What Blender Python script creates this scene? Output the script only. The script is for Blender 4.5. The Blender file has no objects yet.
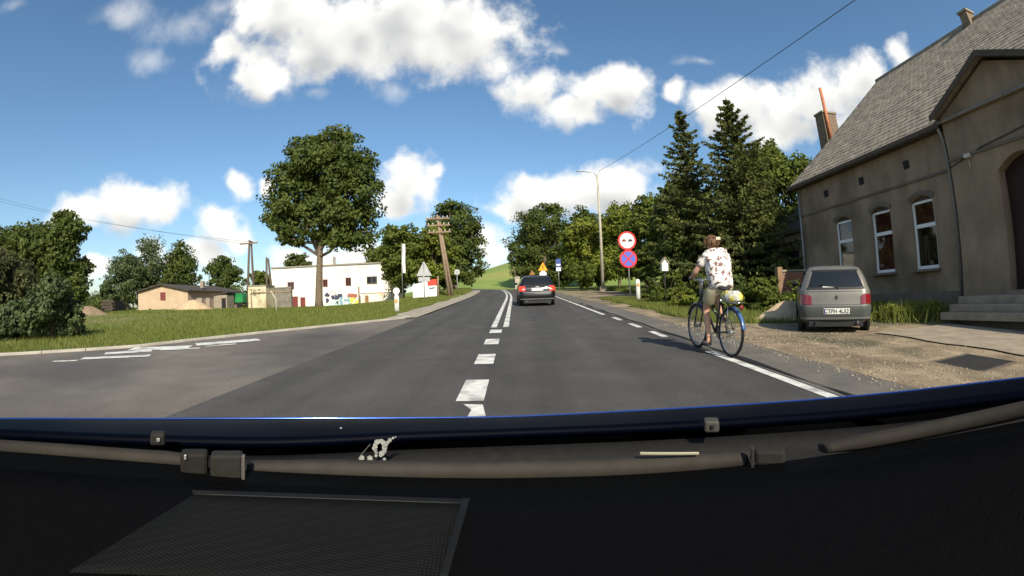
import bpy, bmesh, math, random
import numpy as np
from mathutils import Vector, Matrix, Euler

scene = bpy.context.scene
R = math.radians
random.seed(7)
# ------------------------------------------------------------------ camera (wide fisheye dash camera)
FPX, PITCH, ROLL, YAW = 470.0, R(1.8), R(1.8), R(0.35)
SLOPE = 0.0465                      # the road climbs away from the camera
CAMP = Vector((0, 0, 1.15))
CAMROT = Matrix.Rotation(YAW, 3, 'Z') @ Matrix.Rotation(PITCH, 3, 'X') @ Matrix.Rotation(ROLL, 3, 'Y')   # camera frame: x right, y forward, z up
cd = bpy.data.cameras.new('camera')
cam = bpy.data.objects.new('camera', cd); scene.collection.objects.link(cam)
cd.type = 'PANO'
cd.panorama_type = 'FISHEYE_LENS_POLYNOMIAL'
cd.sensor_width = 32.0; cd.sensor_fit = 'HORIZONTAL'
cd.fisheye_fov = R(180)
cd.fisheye_polynomial_k0 = 0.0
cd.fisheye_polynomial_k1 = -32.0 / FPX
cd.fisheye_polynomial_k2 = cd.fisheye_polynomial_k3 = cd.fisheye_polynomial_k4 = 0.0
cd.clip_start = 0.002; cd.clip_end = 3000
cam.location = CAMP
cam.rotation_euler = (CAMROT @ Matrix.Rotation(R(90), 3, 'X')).to_euler()
scene.camera = cam

def ray(px, py):
    x = px - 512; y = 288 - py; r = math.hypot(x, y) + 1e-9; th = r / FPX
    return CAMROT @ Vector((x / r * math.sin(th), math.cos(th), y / r * math.sin(th)))
def plane(px, py, dz=0.0):
    d = ray(px, py); t = (dz - CAMP.z) / (d.z - SLOPE * d.y); return CAMP + d * t
def atx(px, py, X): d = ray(px, py); return CAMP + d * (X / d.x)
def aty(px, py, Y): d = ray(px, py); return CAMP + d * (Y / d.y)

# ------------------------------------------------------------------ sun, sky, exposure
SUNV = Vector((0.34, -1.36, 1.0)).normalized()          # towards the sun: behind the camera, a little right
sl = bpy.data.lights.new('sun', 'SUN'); sl.energy = 4.6; sl.angle = R(0.55); sl.color = (1.0, 0.92, 0.77)
so = bpy.data.objects.new('sun', sl); scene.collection.objects.link(so)
so.rotation_euler = SUNV.to_track_quat('Z', 'Y').to_euler(); so.location = (20, -40, 40)
scene.view_settings.view_transform = 'Standard'
scene.view_settings.look = 'None'
scene.view_settings.gamma = 1.0
scene.view_settings.exposure = 0.42
scene.view_settings.use_curve_mapping = False
scene.render.engine = 'CYCLES'
scene.cycles.max_bounces = 6; scene.cycles.transparent_max_bounces = 16
scene.cycles.use_denoising = True

world = bpy.data.worlds.new('World'); scene.world = world; world.use_nodes = True
wt = world.node_tree; wt.nodes.clear()
CLOUDS = [  # px, py, half width, half height (in photograph pixels, only used as directions)
 (372, 30, 150, 52), (330, 45, 105, 42), (430, 40, 95, 48), (300, 18, 80, 45), (470, 42, 52, 40), (265, 78, 34, 20), (230, 42, 22, 18), (420, 12, 90, 40),
 (608, 96, 52, 32), (628, 80, 32, 26), (530, 92, 34, 26), (572, 112, 40, 16),
 (679, 92, 15, 12), (712, 112, 26, 24), (752, 102, 40, 28), (812, 104, 58, 36), (868, 80, 34, 26), (900, 55, 16, 16), (780, 128, 60, 24),
 (412, 182, 36, 34), (402, 168, 26, 18), (395, 205, 26, 16), (432, 170, 16, 14),
 (580, 194, 85, 26), (620, 188, 46, 24), (532, 196, 44, 20), (510, 208, 30, 16),
 (122, 208, 62, 24), (140, 196, 44, 20), (90, 212, 34, 16), (160, 212, 28, 18), (72, 222, 24, 12),
 (243, 187, 18, 17), (222, 222, 32, 18), (232, 232, 28, 14),
 (490, 246, 22, 26), (205, 252, 30, 20), (150, 250, 22, 12), (90, 270, 30, 12), (350, 255, 40, 16), (300, 262, 40, 14), (175, 262, 30, 14),
 
 (268, 188, 8, 8),
]
def nmath(t, op, a, b=None, c=None, clamp=False):
    n = t.nodes.new('ShaderNodeMath'); n.operation = op; n.use_clamp = clamp
    for k, v in enumerate((a, b, c)):
        if v is None: continue
        if isinstance(v, (int, float)): n.inputs[k].default_value = v
        else: t.links.new(v, n.inputs[k])
    return n.outputs[0]
rr = random.Random(3)
blobs = []
for (px, py, hw, hh) in CLOUDS:
    c = ray(px, py); t = (ray(px + 5, py) - ray(px - 5, py)).normalized(); b = c.cross(t); b.normalize(); t = b.cross(c).normalized()
    blobs.append((c, t, b, hw / FPX * 1.13, hh / FPX * 1.13))
for k in range(9):                      # the same kind of fair-weather clouds round the rest of the sky
    a = R(75 + 210 * (k + .5) / 9); e = R((10, 24, 14, 40, 18)[k % 5])
    c = Vector((math.sin(a) * math.cos(e), math.cos(a) * math.cos(e), math.sin(e)))
    t = Vector((c.y, -c.x, 0)).normalized(); b = c.cross(t)
    s = rr.uniform(.10, .2); blobs.append((c, t, b, s * 1.5, s * .6))
def cloud_group(name, blobs, detail):
    dg = bpy.data.node_groups.new(name, 'ShaderNodeTree'); L = dg.links
    dg.interface.new_socket('Vector', in_out='INPUT', socket_type='NodeSocketVector')
    dg.interface.new_socket('Density', in_out='OUTPUT', socket_type='NodeSocketFloat')
    gi = dg.nodes.new('NodeGroupInput'); go = dg.nodes.new('NodeGroupOutput')
    warp = dg.nodes.new('ShaderNodeTexNoise'); warp.inputs['Scale'].default_value = 9; warp.inputs['Detail'].default_value = 2
    L.new(gi.outputs[0], warp.inputs['Vector'])
    wv = dg.nodes.new('ShaderNodeVectorMath'); wv.operation = 'MULTIPLY_ADD'; wv.inputs[1].default_value = (.07, .07, .07); L.new(warp.outputs['Color'], wv.inputs[0]); L.new(gi.outputs[0], wv.inputs[2])
    acc = None
    for (c, t, b, ru, rv) in blobs:
        mp = dg.nodes.new('ShaderNodeMapping'); mp.vector_type = 'TEXTURE'
        mp.inputs['Location'].default_value = c + Vector((.035, .035, .035)); mp.inputs['Rotation'].default_value = Matrix((t, b, t.cross(b))).transposed().to_euler(); mp.inputs['Scale'].default_value = (ru, rv, 0.35)
        if acc is None: L.new(wv.outputs[0], mp.inputs['Vector'])
        else:                           # chained after the last blob, so that the shader's stack stays small
            ch = dg.nodes.new('ShaderNodeVectorMath'); ch.operation = 'MULTIPLY_ADD'; ch.inputs[1].default_value = (1e-9, 1e-9, 1e-9)
            L.new(acc, ch.inputs[0]); L.new(wv.outputs[0], ch.inputs[2]); L.new(ch.outputs[0], mp.inputs['Vector'])
        ln = dg.nodes.new('ShaderNodeVectorMath'); ln.operation = 'LENGTH'; L.new(mp.outputs[0], ln.inputs[0])
        v = ln.outputs['Value']
        acc = v if acc is None else nmath(dg, 'SMOOTH_MIN', acc, v, 0.25)
    n1 = dg.nodes.new('ShaderNodeTexNoise'); n1.inputs['Scale'].default_value = 13; n1.inputs['Detail'].default_value = detail; n1.inputs['Roughness'].default_value = .58
    L.new(gi.outputs[0], n1.inputs['Vector'])
    L.new(nmath(dg, 'ADD', nmath(dg, 'SUBTRACT', 1.0, acc), nmath(dg, 'MULTIPLY', nmath(dg, 'SUBTRACT', n1.outputs['Fac'], 0.5), 1.7)), go.inputs[0])
    return dg
dens = cloud_group('cloud_density', blobs, 7)
WISPS = [(130, 12, 55, 16), (190, 25, 50, 22), (150, 62, 26, 16), (225, 10, 40, 16), (12, 8, 18, 9), (320, 95, 18, 8), (395, 94, 24, 14), (555, 47, 16, 8), (262, 82, 44, 24), (300, 30, 60, 20), (700, 60, 20, 8)]
def as_blob(px, py, hw, hh):
    c = ray(px, py); t = (ray(px + 5, py) - ray(px - 5, py)).normalized(); b = c.cross(t).normalized(); t = b.cross(c).normalized(); return (c, t, b, hw / FPX * 1.2, hh / FPX * 1.2)
wisp = cloud_group('cloud_wisp', [as_blob(*w) for w in WISPS], 6)
big = cloud_group('cloud_mass', [B for B in blobs if B[3] * B[4] > .0028], 1)

wn = wt.nodes; wl = wt.links
tc = wn.new('ShaderNodeTexCoord')
sky = wn.new('ShaderNodeTexSky'); sky.sky_type = 'NISHITA'; sky.sun_disc = False
sky.sun_elevation = math.asin(SUNV.z); sky.sun_rotation = math.atan2(SUNV.x, SUNV.y); sky.air_density = 1.0; sky.dust_density = 0.8; sky.ozone_density = 2.6
d0 = wn.new('ShaderNodeGroup'); d0.node_tree = dens; wl.new(tc.outputs['Generated'], d0.inputs[0])
off = wn.new('ShaderNodeVectorMath'); off.operation = 'ADD'; off.inputs[1].default_value = (0.012, -0.006, 0.05); wl.new(tc.outputs['Generated'], off.inputs[0])
d1 = wn.new('ShaderNodeGroup'); d1.node_tree = big; wl.new(off.outputs[0], d1.inputs[0])
al = wn.new('ShaderNodeMapRange'); al.interpolation_type = 'SMOOTHSTEP'; al.inputs['From Min'].default_value = 0.0; al.inputs['From Max'].default_value = 0.62
wl.new(d0.outputs[0], al.inputs['Value'])
sh = wn.new('ShaderNodeMapRange'); sh.inputs['From Min'].default_value = 0.0; sh.inputs['From Min'].default_value = .15; sh.inputs['From Max'].default_value = 1.15     # cloud above this point: the shaded base of the cumulus
wl.new(d1.outputs[0], sh.inputs['Value'])
cc = wn.new('ShaderNodeMix'); cc.data_type = 'RGBA'; cc.inputs['A'].default_value = (8.2, 8.05, 7.6, 1); cc.inputs['B'].default_value = (4.3, 4.4, 4.5, 1)
wl.new(sh.outputs[0], cc.inputs['Factor'])
mx = wn.new('ShaderNodeMix'); mx.data_type = 'RGBA'
d2 = wn.new('ShaderNodeGroup'); d2.node_tree = wisp; wl.new(tc.outputs['Generated'], d2.inputs[0])
aw = wn.new('ShaderNodeMapRange'); aw.interpolation_type = 'SMOOTHSTEP'; aw.inputs['From Min'].default_value = .1; aw.inputs['From Max'].default_value = 1.5; aw.inputs['To Max'].default_value = .55; wl.new(d2.outputs[0], aw.inputs['Value'])
wl.new(nmath(wt, 'MAXIMUM', al.outputs[0], aw.outputs[0]), mx.inputs['Factor']); hs = wn.new('ShaderNodeHueSaturation'); hs.inputs['Hue'].default_value = .494; hs.inputs['Saturation'].default_value = 1.1; hs.inputs['Value'].default_value = 1.08; wl.new(sky.outputs[0], hs.inputs['Color']); wl.new(hs.outputs[0], mx.inputs['A']); wl.new(cc.outputs['Result'], mx.inputs['B'])
bgn = wn.new('ShaderNodeBackground'); bgn.inputs['Strength'].default_value = 0.105
wo = wn.new('ShaderNodeOutputWorld'); wl.new(mx.outputs['Result'], bgn.inputs['Color']); wl.new(bgn.outputs[0], wo.inputs[0])
world.cycles.sampling_method = 'MANUAL'; world.cycles.sample_map_resolution = 512

# ------------------------------------------------------------------ materials
MATS = {}
def mat(name, c1, c2=None, scale=3.0, rough=0.8, bump=0.0, bscale=None, metal=0.0, spec=0.3, detail=6, coat=0.0, trans=0.0, c3=None, s3=0.4, attr=None):
    if name in MATS: return MATS[name]
    m = bpy.data.materials.new(name); m.use_nodes = True; t = m.node_tree; N = t.nodes; L = t.links
    b = N['Principled BSDF']
    b.inputs['Roughness'].default_value = rough; b.inputs['Metallic'].default_value = metal
    b.inputs['Specular IOR Level'].default_value = spec; b.inputs['Coat Weight'].default_value = coat
    b.inputs['Coat Roughness'].default_value = 0.06
    col = None
    if c2 is not None or bump:
        co = N.new('ShaderNodeTexCoord')
    if c2 is not None:
        n = N.new('ShaderNodeTexNoise'); n.inputs['Scale'].default_value = scale; n.inputs['Detail'].default_value = detail; n.inputs['Roughness'].default_value = .62
        L.new(co.outputs['Object'], n.inputs['Vector'])
        mr = N.new('ShaderNodeMapRange'); mr.inputs['From Min'].default_value = .33; mr.inputs['From Max'].default_value = .67
        L.new(n.outputs['Fac'], mr.inputs['Value'])
        mi = N.new('ShaderNodeMix'); mi.data_type = 'RGBA'; mi.inputs['A'].default_value = (*c1, 1); mi.inputs['B'].default_value = (*c2, 1)
        L.new(mr.outputs[0], mi.inputs['Factor']); col = mi.outputs['Result']
        if c3 is not None:
            n3 = N.new('ShaderNodeTexNoise'); n3.inputs['Scale'].default_value = s3; n3.inputs['Detail'].default_value = 4
            L.new(co.outputs['Object'], n3.inputs['Vector'])
            m3 = N.new('ShaderNodeMapRange'); m3.inputs['From Min'].default_value = .48; m3.inputs['From Max'].default_value = .66; L.new(n3.outputs['Fac'], m3.inputs['Value'])
            i3 = N.new('ShaderNodeMix'); i3.data_type = 'RGBA'; L.new(m3.outputs[0], i3.inputs['Factor']); L.new(col, i3.inputs['A']); i3.inputs['B'].default_value = (*c3, 1); col = i3.outputs['Result']
    if attr:
        at = N.new('ShaderNodeAttribute'); at.attribute_name = attr
        mi = N.new('ShaderNodeMix'); mi.data_type = 'RGBA'; L.new(at.outputs['Fac'], mi.inputs['Factor'])
        mi.inputs['A'].default_value = (*c1, 1); mi.inputs['B'].default_value = (*(c3 or c1), 1); col = mi.outputs['Result']
    if col is None: b.inputs['Base Color'].default_value = (*c1, 1)
    else: L.new(col, b.inputs['Base Color'])
    if bump:
        nb = N.new('ShaderNodeTexNoise'); nb.inputs['Scale'].default_value = bscale or scale * 6; nb.inputs['Detail'].default_value = 5
        L.new(co.outputs['Object'], nb.inputs['Vector'])
        bp = N.new('ShaderNodeBump'); bp.inputs['Strength'].default_value = bump; bp.inputs['Distance'].default_value = 0.02
        L.new(nb.outputs['Fac'], bp.inputs['Height']); L.new(bp.outputs[0], b.inputs['Normal'])
    if trans:
        tr = N.new('ShaderNodeBsdfTranslucent'); ms = N.new('ShaderNodeMixShader'); ms.inputs[0].default_value = trans
        if col is None: tr.inputs['Color'].default_value = (*c1, 1)
        else: L.new(col, tr.inputs['Color'])
        L.new(b.outputs[0], ms.inputs[1]); L.new(tr.outputs[0], ms.inputs[2]); L.new(ms.outputs[0], N['Material Output'].inputs['Surface'])
    MATS[name] = m
    return m
def glass_mat(name, tint=(.9, .95, .95), refl=0.12, clear=1.0):
    m = bpy.data.materials.new(name); m.use_nodes = True; t = m.node_tree; N = t.nodes; L = t.links; N.remove(N['Principled BSDF'])
    tr = N.new('ShaderNodeBsdfTransparent'); tr.inputs[0].default_value = (*tint, 1)
    gl = N.new('ShaderNodeBsdfGlossy'); gl.inputs['Roughness'].default_value = .02
    ms = N.new('ShaderNodeMixShader'); ms.inputs[0].default_value = refl
    L.new(tr.outputs[0], ms.inputs[1]); L.new(gl.outputs[0], ms.inputs[2]); L.new(ms.outputs[0], N['Material Output'].inputs['Surface'])
    MATS[name] = m
    return m

asphalt = mat('asphalt', (.055, .051, .046), (.077, .072, .065), 1.3, .8, .5, 90, spec=.3, detail=10)
def streaks(m, amt, sx, sy, lo, hi):          # wear drawn out along the driving direction
    t = m.node_tree; N = t.nodes; L = t.links; b = N['Principled BSDF']; src = b.inputs['Base Color'].links[0].from_socket
    co = N.new('ShaderNodeTexCoord'); mp = N.new('ShaderNodeMapping'); mp.inputs['Scale'].default_value = (sx, sy, 1); n = N.new('ShaderNodeTexNoise'); n.inputs['Scale'].default_value = 1; n.inputs['Detail'].default_value = 5
    L.new(co.outputs['Object'], mp.inputs['Vector']); L.new(mp.outputs[0], n.inputs['Vector'])
    mr = N.new('ShaderNodeMapRange'); mr.inputs['From Min'].default_value = .35; mr.inputs['From Max'].default_value = .65; mr.inputs['To Min'].default_value = lo; mr.inputs['To Max'].default_value = hi; L.new(n.outputs['Fac'], mr.inputs['Value'])
    f = N.new('ShaderNodeTexNoise'); f.inputs['Scale'].default_value = 55; f.inputs['Detail'].default_value = 3; L.new(co.outputs['Object'], f.inputs['Vector'])
    fr_ = N.new('ShaderNodeMapRange'); fr_.inputs['From Min'].default_value = .3; fr_.inputs['From Max'].default_value = .7; fr_.inputs['To Min'].default_value = .78; fr_.inputs['To Max'].default_value = 1.22; L.new(f.outputs['Fac'], fr_.inputs['Value'])
    v = N.new('ShaderNodeVectorMath'); v.operation = 'SCALE'; L.new(src, v.inputs[0]); L.new(nmath(t, 'MULTIPLY', mr.outputs[0], fr_.outputs[0]), v.inputs['Scale']); L.new(v.outputs[0], b.inputs['Base Color'])
streaks(asphalt, 1, 1.5, .05, .82, 1.2)
asphalt_old = mat('old asphalt', (.115, .10, .083), (.165, .145, .12), .9, .88, .5, 70, detail=10, c3=(.085, .08, .074), s3=.35)

streaks(asphalt_old, 1, .25, .5, .85, 1.12)
asphalt_edge = mat('dusty asphalt edge', (.10, .093, .082), (.16, .145, .12), 2.2, .9, .5, 60, detail=8)
gravel_m = mat('gravel', (.175, .13, .082), (.36, .28, .18), 2.6, .95, 1.0, 45, detail=12, c3=(.11, .10, .055), s3=.6)
streaks(gravel_m, 1, .9, .5, .75, 1.2)
grass_m = mat('grass ground', (.09, .12, .022), (.17, .19, .045), .9, .9, .6, 20, c3=(.21, .18, .08), s3=.22)
hill_m = mat('meadow', (.13, .20, .035), (.22, .29, .06), .12, .9, .3, 3, c3=(.25, .26, .07), s3=.05)
paint_m = mat('road paint', (.52, .51, .46), (.74, .73, .67), 6, .7, .2, 60, c3=(.34, .33, .30), s3=3.5)
paving = mat('pale paving', (.27, .235, .18), (.37, .325, .25), 2.5, .9, .3, 30)
concrete = mat('concrete', (.23, .19, .14), (.34, .285, .21), 3, .9, .4, 25)
white_paint = mat('white paint', (.78, .77, .73), (.70, .69, .64), 3, .6)
bark = mat('bark', (.10, .075, .05), (.19, .15, .10), 8, .9, .8, 25)
metal_grey = mat('galvanised steel', (.33, .33, .32), (.42, .42, .41), 5, .45, metal=.6)
black_m = mat('black rubber', (.012, .012, .012), rough=.7)
black_pl = mat('black plastic', (.02, .02, .021), (.03, .03, .031), 20, .5)
chrome = mat('chrome', (.7, .7, .7), rough=.18, metal=1.0)

# ------------------------------------------------------------------ helpers
COL = scene.collection
class MB:
    def __init__(s): s.v = []; s.f = []; s.sm = []
    def add(s, vs, fs, sm=False):
        o = len(s.v); s.v += [tuple(v) for v in vs]; s.f += [tuple(i + o for i in f) for f in fs]; s.sm += [sm] * len(fs); return s
    def box(s, c, d, rot=None):
        c = Vector(c); hx, hy, hz = d[0] / 2, d[1] / 2, d[2] / 2
        vs = [Vector((x, y, z)) for x in (-hx, hx) for y in (-hy, hy) for z in (-hz, hz)]
        if rot is not None:
            m = rot if isinstance(rot, Matrix) else Euler(rot).to_matrix()
            vs = [m @ v for v in vs]
        return s.add([v + c for v in vs], [(0, 1, 3, 2), (4, 6, 7, 5), (0, 4, 5, 1), (2, 3, 7, 6), (0, 2, 6, 4), (1, 5, 7, 3)])
    def tube(s, pts, rad, n=8, cap=True, sm=True):
        pts = [Vector(p) for p in pts]
        if isinstance(rad, (int, float)): rad = [rad] * len(pts)
        vs, fs = [], []
        up = None
        for i, p in enumerate(pts):
            d = (pts[min(i + 1, len(pts) - 1)] - pts[max(i - 1, 0)]).normalized()
            if up is None:
                up = Vector((0, 0, 1)) if abs(d.z) < .9 else Vector((1, 0, 0))
            a = d.cross(up).normalized(); b = a.cross(d).normalized(); up = b
            for k in range(n):
                t = 2 * math.pi * k / n; vs.append(p + (a * math.cos(t) + b * math.sin(t)) * rad[i])
        for i in range(len(pts) - 1):
            for k in range(n): fs.append((i * n + k, i * n + (k + 1) % n, (i + 1) * n + (k + 1) % n, (i + 1) * n + k))
        s.add(vs, fs, sm)
        if cap:
            o = len(s.v) - len(vs); s.f += [tuple(o + k for k in range(n))[::-1], tuple(o + (len(pts) - 1) * n + k for k in range(n))]; s.sm += [False, False]
        return s
    def ring(s, c, axis, Rr, r, n=32, m=8):
        c = Vector(c); ax = Vector(axis).normalized(); u = ax.orthogonal().normalized(); w = ax.cross(u)
        vs, fs = [], []
        for i in range(n):
            t = 2 * math.pi * i / n; d = u * math.cos(t) + w * math.sin(t)
            for k in range(m):
                q = 2 * math.pi * k / m; vs.append(c + d * (Rr + r * math.cos(q)) + ax * (r * math.sin(q)))
        for i in range(n):
            for k in range(m): fs.append((i * m + k, ((i + 1) % n) * m + k, ((i + 1) % n) * m + (k + 1) % m, i * m + (k + 1) % m))
        return s.add(vs, fs, True)
    def lathe(s, c, axis, prof, n=24, sm=True):      # prof: (radius, height along the axis)
        c = Vector(c); ax = Vector(axis).normalized(); u = ax.orthogonal().normalized(); w = ax.cross(u)
        vs = [c + (u * math.cos(2 * math.pi * k / n) + w * math.sin(2 * math.pi * k / n)) * r + ax * h for r, h in prof for k in range(n)]
        fs = [(i * n + k, i * n + (k + 1) % n, (i + 1) * n + (k + 1) % n, (i + 1) * n + k) for i in range(len(prof) - 1) for k in range(n)]
        s.add(vs, fs, sm)
        o = len(s.v) - len(vs)
        s.f += [tuple(o + k for k in range(n))[::-1], tuple(o + (len(prof) - 1) * n + k for k in range(n))]; s.sm += [False, False]
        return s
    def prism(s, poly, vec):                        # a planar polygon of 3-D points pushed along vec
        n = len(poly); vec = Vector(vec); a = [Vector(p) for p in poly]; b = [p + vec for p in a]
        return s.add(a + b, [tuple(range(n))[::-1], tuple(range(n, 2 * n))] + [(k, (k + 1) % n, n + (k + 1) % n, n + k) for k in range(n)])
    def loft(s, rings, cap=True, sm=True):
        n = len(rings[0]); vs = [p for r in rings for p in r]
        fs = [(i * n + k, i * n + (k + 1) % n, (i + 1) * n + (k + 1) % n, (i + 1) * n + k) for i in range(len(rings) - 1) for k in range(n)]
        s.add(vs, fs, sm)
        if cap:
            o = len(s.v) - len(vs); s.f += [tuple(o + k for k in range(n))[::-1], tuple(o + (len(rings) - 1) * n + k for k in range(n))]; s.sm += [False, False]
        return s
    def grid(s, P, sm=True):
        nr, nc = len(P), len(P[0])
        return s.add([p for r in P for p in r], [(i * nc + j, i * nc + j + 1, (i + 1) * nc + j + 1, (i + 1) * nc + j) for i in range(nr - 1) for j in range(nc - 1)], sm)
    def build(s, name, m, parent=None, bevel=0.0, **props):
        me = bpy.data.meshes.new(name); me.from_pydata(s.v, [], s.f)
        me.polygons.foreach_set('use_smooth', s.sm)
        bm = bmesh.new(); bm.from_mesh(me); bmesh.ops.recalc_face_normals(bm, faces=bm.faces); bm.to_mesh(me); bm.free()
        me.materials.append(m)
        o = bpy.data.objects.new(name, me); COL.objects.link(o)
        if parent is not None: o.parent = parent
        if bevel:
            bv = o.modifiers.new('bevel', 'BEVEL'); bv.width = bevel; bv.segments = 2; bv.limit_method = 'ANGLE'; bv.angle_limit = R(40)
        for k, v in props.items(): o[k] = v
        return o
def tag(o, label, cat, group=None):
    o['label'] = label; o['category'] = cat
    if group: o['group'] = group
    return o
def thing(name, label, cat, loc=(0, 0, 0), rot=(0, 0, 0), group=None):
    o = bpy.data.objects.new(name, None); COL.objects.link(o); o.location = loc; o.rotation_euler = rot; o.empty_display_size = .2
    return tag(o, label, cat, group)
def copy_tree(o, parent=None):
    c = o.copy(); COL.objects.link(c)
    if parent is not None: c.parent = parent
    for ch in list(o.children): copy_tree(ch, c)
    return c
def text_mesh(body, size, name, m, parent, mw, thick=.002):
    cu = bpy.data.curves.new(name, 'FONT'); cu.body = body; cu.size = size; cu.align_x = 'CENTER'; cu.align_y = 'CENTER'; cu.extrude = thick
    t = bpy.data.objects.new('tmp_text', cu); COL.objects.link(t)
    me = bpy.data.meshes.new_from_object(t.evaluated_get(bpy.context.evaluated_depsgraph_get()))
    bpy.data.objects.remove(t); me.materials.clear(); me.materials.append(m)
    o = bpy.data.objects.new(name, me); COL.objects.link(o); o.parent = parent; o.matrix_local = mw
    return o
def sstep(t): t = max(0.0, min(1.0, t)); return t * t * (3 - 2 * t)

# ------------------------------------------------------------------ terrain
def zroad(y):
    if y <= 60: return SLOPE * y
    t = min(y - 60, 20); return SLOPE * 60 + SLOPE * t - SLOPE * t * t / 40
def xc(y):                      # centre line of the road
    x = -0.45
    if y > 28: x -= (y - 28) ** 2 * .0011
    if y > 61: x -= (y - 61) ** 2 * .022
    return x
def zleft(y):
    if y < 16: return SLOPE * y
    return SLOPE * 16 + 0.52 * (1 - math.exp(-(y - 16) * SLOPE / .52))
def g(x, y):
    a = zroad(y)
    w = sstep((xc(min(y, 80)) - 6.5 - x) / 8)
    z = a * (1 - w) + zleft(y) * w
    if x > 3.9 and y < 20: z -= .12 * sstep((x - 3.9) / 2.4) * sstep((20 - y) / 7)
    if y > 70:
        H = max(0.0, min(13.0, 8.6 + (x + 3) * .30)) * sstep((y - 70 + min(0, x + 6) * .0) / 62)
        z += H * (sstep((x + 45) / 25))
    return z
def gp(x, y, dz=0.0): return Vector((x, y, g(x, y) + dz))
PITCHR = math.atan(SLOPE)

def lines(a, b, dense0, dense1, st):
    o = []; v = a
    while v < b:
        o.append(v)
        if v < dense0: v += max(st, (dense0 - v) * .3)
        elif v < dense1: v += st
        else: v += max(st, (v - dense1) * .3)
    return o + [b]
X = lines(-500, 500, -34, 30, 1.0); Y = lines(-120, 900, -12, 90, 1.2)
ground = MB().grid([[(x, y, g(x, y) - .03) for x in X] for y in Y]).build('ground', grass_m, kind='structure')
ground.data.materials.append(hill_m)
for p in ground.data.polygons:
    if p.center.y > 66 and p.center.x > -45: p.material_index = 1

def strip(name, xl, xr, y0, y1, st, dz, m, nx=2, parent=None, **k):
    ys = [y0 + (y1 - y0) * i / max(1, round((y1 - y0) / st)) for i in range(max(1, round((y1 - y0) / st)) + 1)]
    P = [[(xl(y) + (xr(y) - xl(y)) * j / nx, y, g(xl(y) + (xr(y) - xl(y)) * j / nx, y) + dz) for j in range(nx + 1)] for y in ys]
    return MB().grid(P).build(name, m, parent, **k)
c_ = lambda dx: (lambda y: xc(y) + dx)
road = strip('road', c_(-2.8), lambda y: xc(y) + 3.42, -30, 84, 1.0, .012, asphalt, 4, kind='structure')
strip('road_shoulder', lambda y: xc(y) + 3.425, lambda y: xc(y) + 4.35 + .06 * math.sin(y * 2.1), -14, 46, .5, .004, asphalt_edge, 2, kind='structure')
GE = [(-14, 300), (0, 356), (86, 351), (142, 347), (193, 341), (258, 334), (344, 325), (410, 318)]   # grass edge of the side road
EDGE = [(-60, -1.0), (-30, 2.2), (-17, 3.6)] + [tuple(plane(*p)[:2]) for p in GE[1:]] + [(-4.3, 17.2), (-4.12, 19)]
def xedge(y):
    for (xa, ya), (xb, yb) in zip(EDGE, EDGE[1:]):
        if ya <= y <= yb: return xa + (xb - xa) * (y - ya) / (yb - ya)
    return EDGE[0][0] if y < EDGE[0][1] else EDGE[-1][0]
strip('side_road', lambda y: xedge(y), lambda y: -3.255, -22, 17.0, .6, .003, asphalt_old, 14, kind='structure')
# kerb stones following the grass edge, then a pale footway beside the main road
kb = []
for i in range(len(EDGE) - 1):
    (xa, ya), (xb, yb) = EDGE[i], EDGE[i + 1]
    n = max(1, round(math.hypot(xb - xa, yb - ya) / 1.0))
    kb += [(xa + (xb - xa) * k / n, ya + (yb - ya) * k / n) for k in range(n)]
kb = [p for p in kb if p[0] > -18]
kerb_root = MB()
kerb_m = mat('kerb stone', (.34, .31, .26), (.46, .42, .35), 4, .9, .3, 30)
kerb = None
for (xa, ya), (xb, yb) in zip(kb, kb[1:]):
    d = Vector((xb - xa, yb - ya, 0)); Ln = d.length; a = math.atan2(d.y, d.x)
    cx, cy = (xa + xb) / 2, (ya + yb) / 2
    mb = MB().box((0, 0, 0), (Ln - .012, .16, .20))
    if kerb is None:
        kerb = bpy.data.objects.new('kerb', None); COL.objects.link(kerb); kerb['kind'] = 'structure'
    o = mb.build('kerb_stone', kerb_m, kerb, bevel=.012)
    o.location = gp(cx - math.sin(a) * .06, cy + math.cos(a) * .06, -.045); o.rotation_euler = (0, -math.atan2(g(xb, yb) - g(xa, ya), Ln), a)
strip('footway', lambda y: xc(y) - 3.95 - .1 * math.sin(y), lambda y: xc(y) - 2.86, 15.5, 64, .5, .035, paving, 3, kind='structure')

# painted markings
def mark(name, pts, dz=.018, label=None):
    o = MB().add([gp(x, y, dz) for x, y in pts], [tuple(range(len(pts)))]).build(name, paint_m, road); return o
for k in range(7):                                # broken centre line, one metre on and one metre off
    y0 = 4.42 + 2.03 * k - .16 * (k > 2) * (k - 2)
    if k > 3: break
    mark('centre_dash', [(xc(y0) - .15, y0), (xc(y0) + .12, y0), (xc(y0) + .12, y0 + .98 - .1 * k), (xc(y0) - .15, y0 + .98 - .1 * k)])
mark('centre_dash', [(xc(3) - .03, 3.2), (xc(3) + .16, 3.2), (xc(3) + .17, 3.9), (xc(3) + .12, 4.28), (xc(3) - .06, 4.3), (xc(3) + .03, 4.1)])
strip('double_line', lambda y: xc(y) - .17, lambda y: xc(y) - .03, 11.6, 78, .6, .018, paint_m, 1, road)
strip('double_line', lambda y: xc(y) + .13, lambda y: xc(y) + .27, 11.6, 60, .6, .018, paint_m, 1, road)
er = lambda y: xc(y) + 3.24
strip('edge_line', lambda y: er(y), lambda y: er(y) + .13, -4, 6.6, .5, .018, paint_m, 1, road)
for y0 in (8.5, 10.35, 12.3): strip('edge_dash', lambda y: er(y) - .06, lambda y: er(y) + .07, y0, y0 + 1.0, .5, .018, paint_m, 1, road)
strip('edge_line', lambda y: er(y) - .12, lambda y: er(y), 14.4, 48, .5, .018, paint_m, 1, road)
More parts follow.
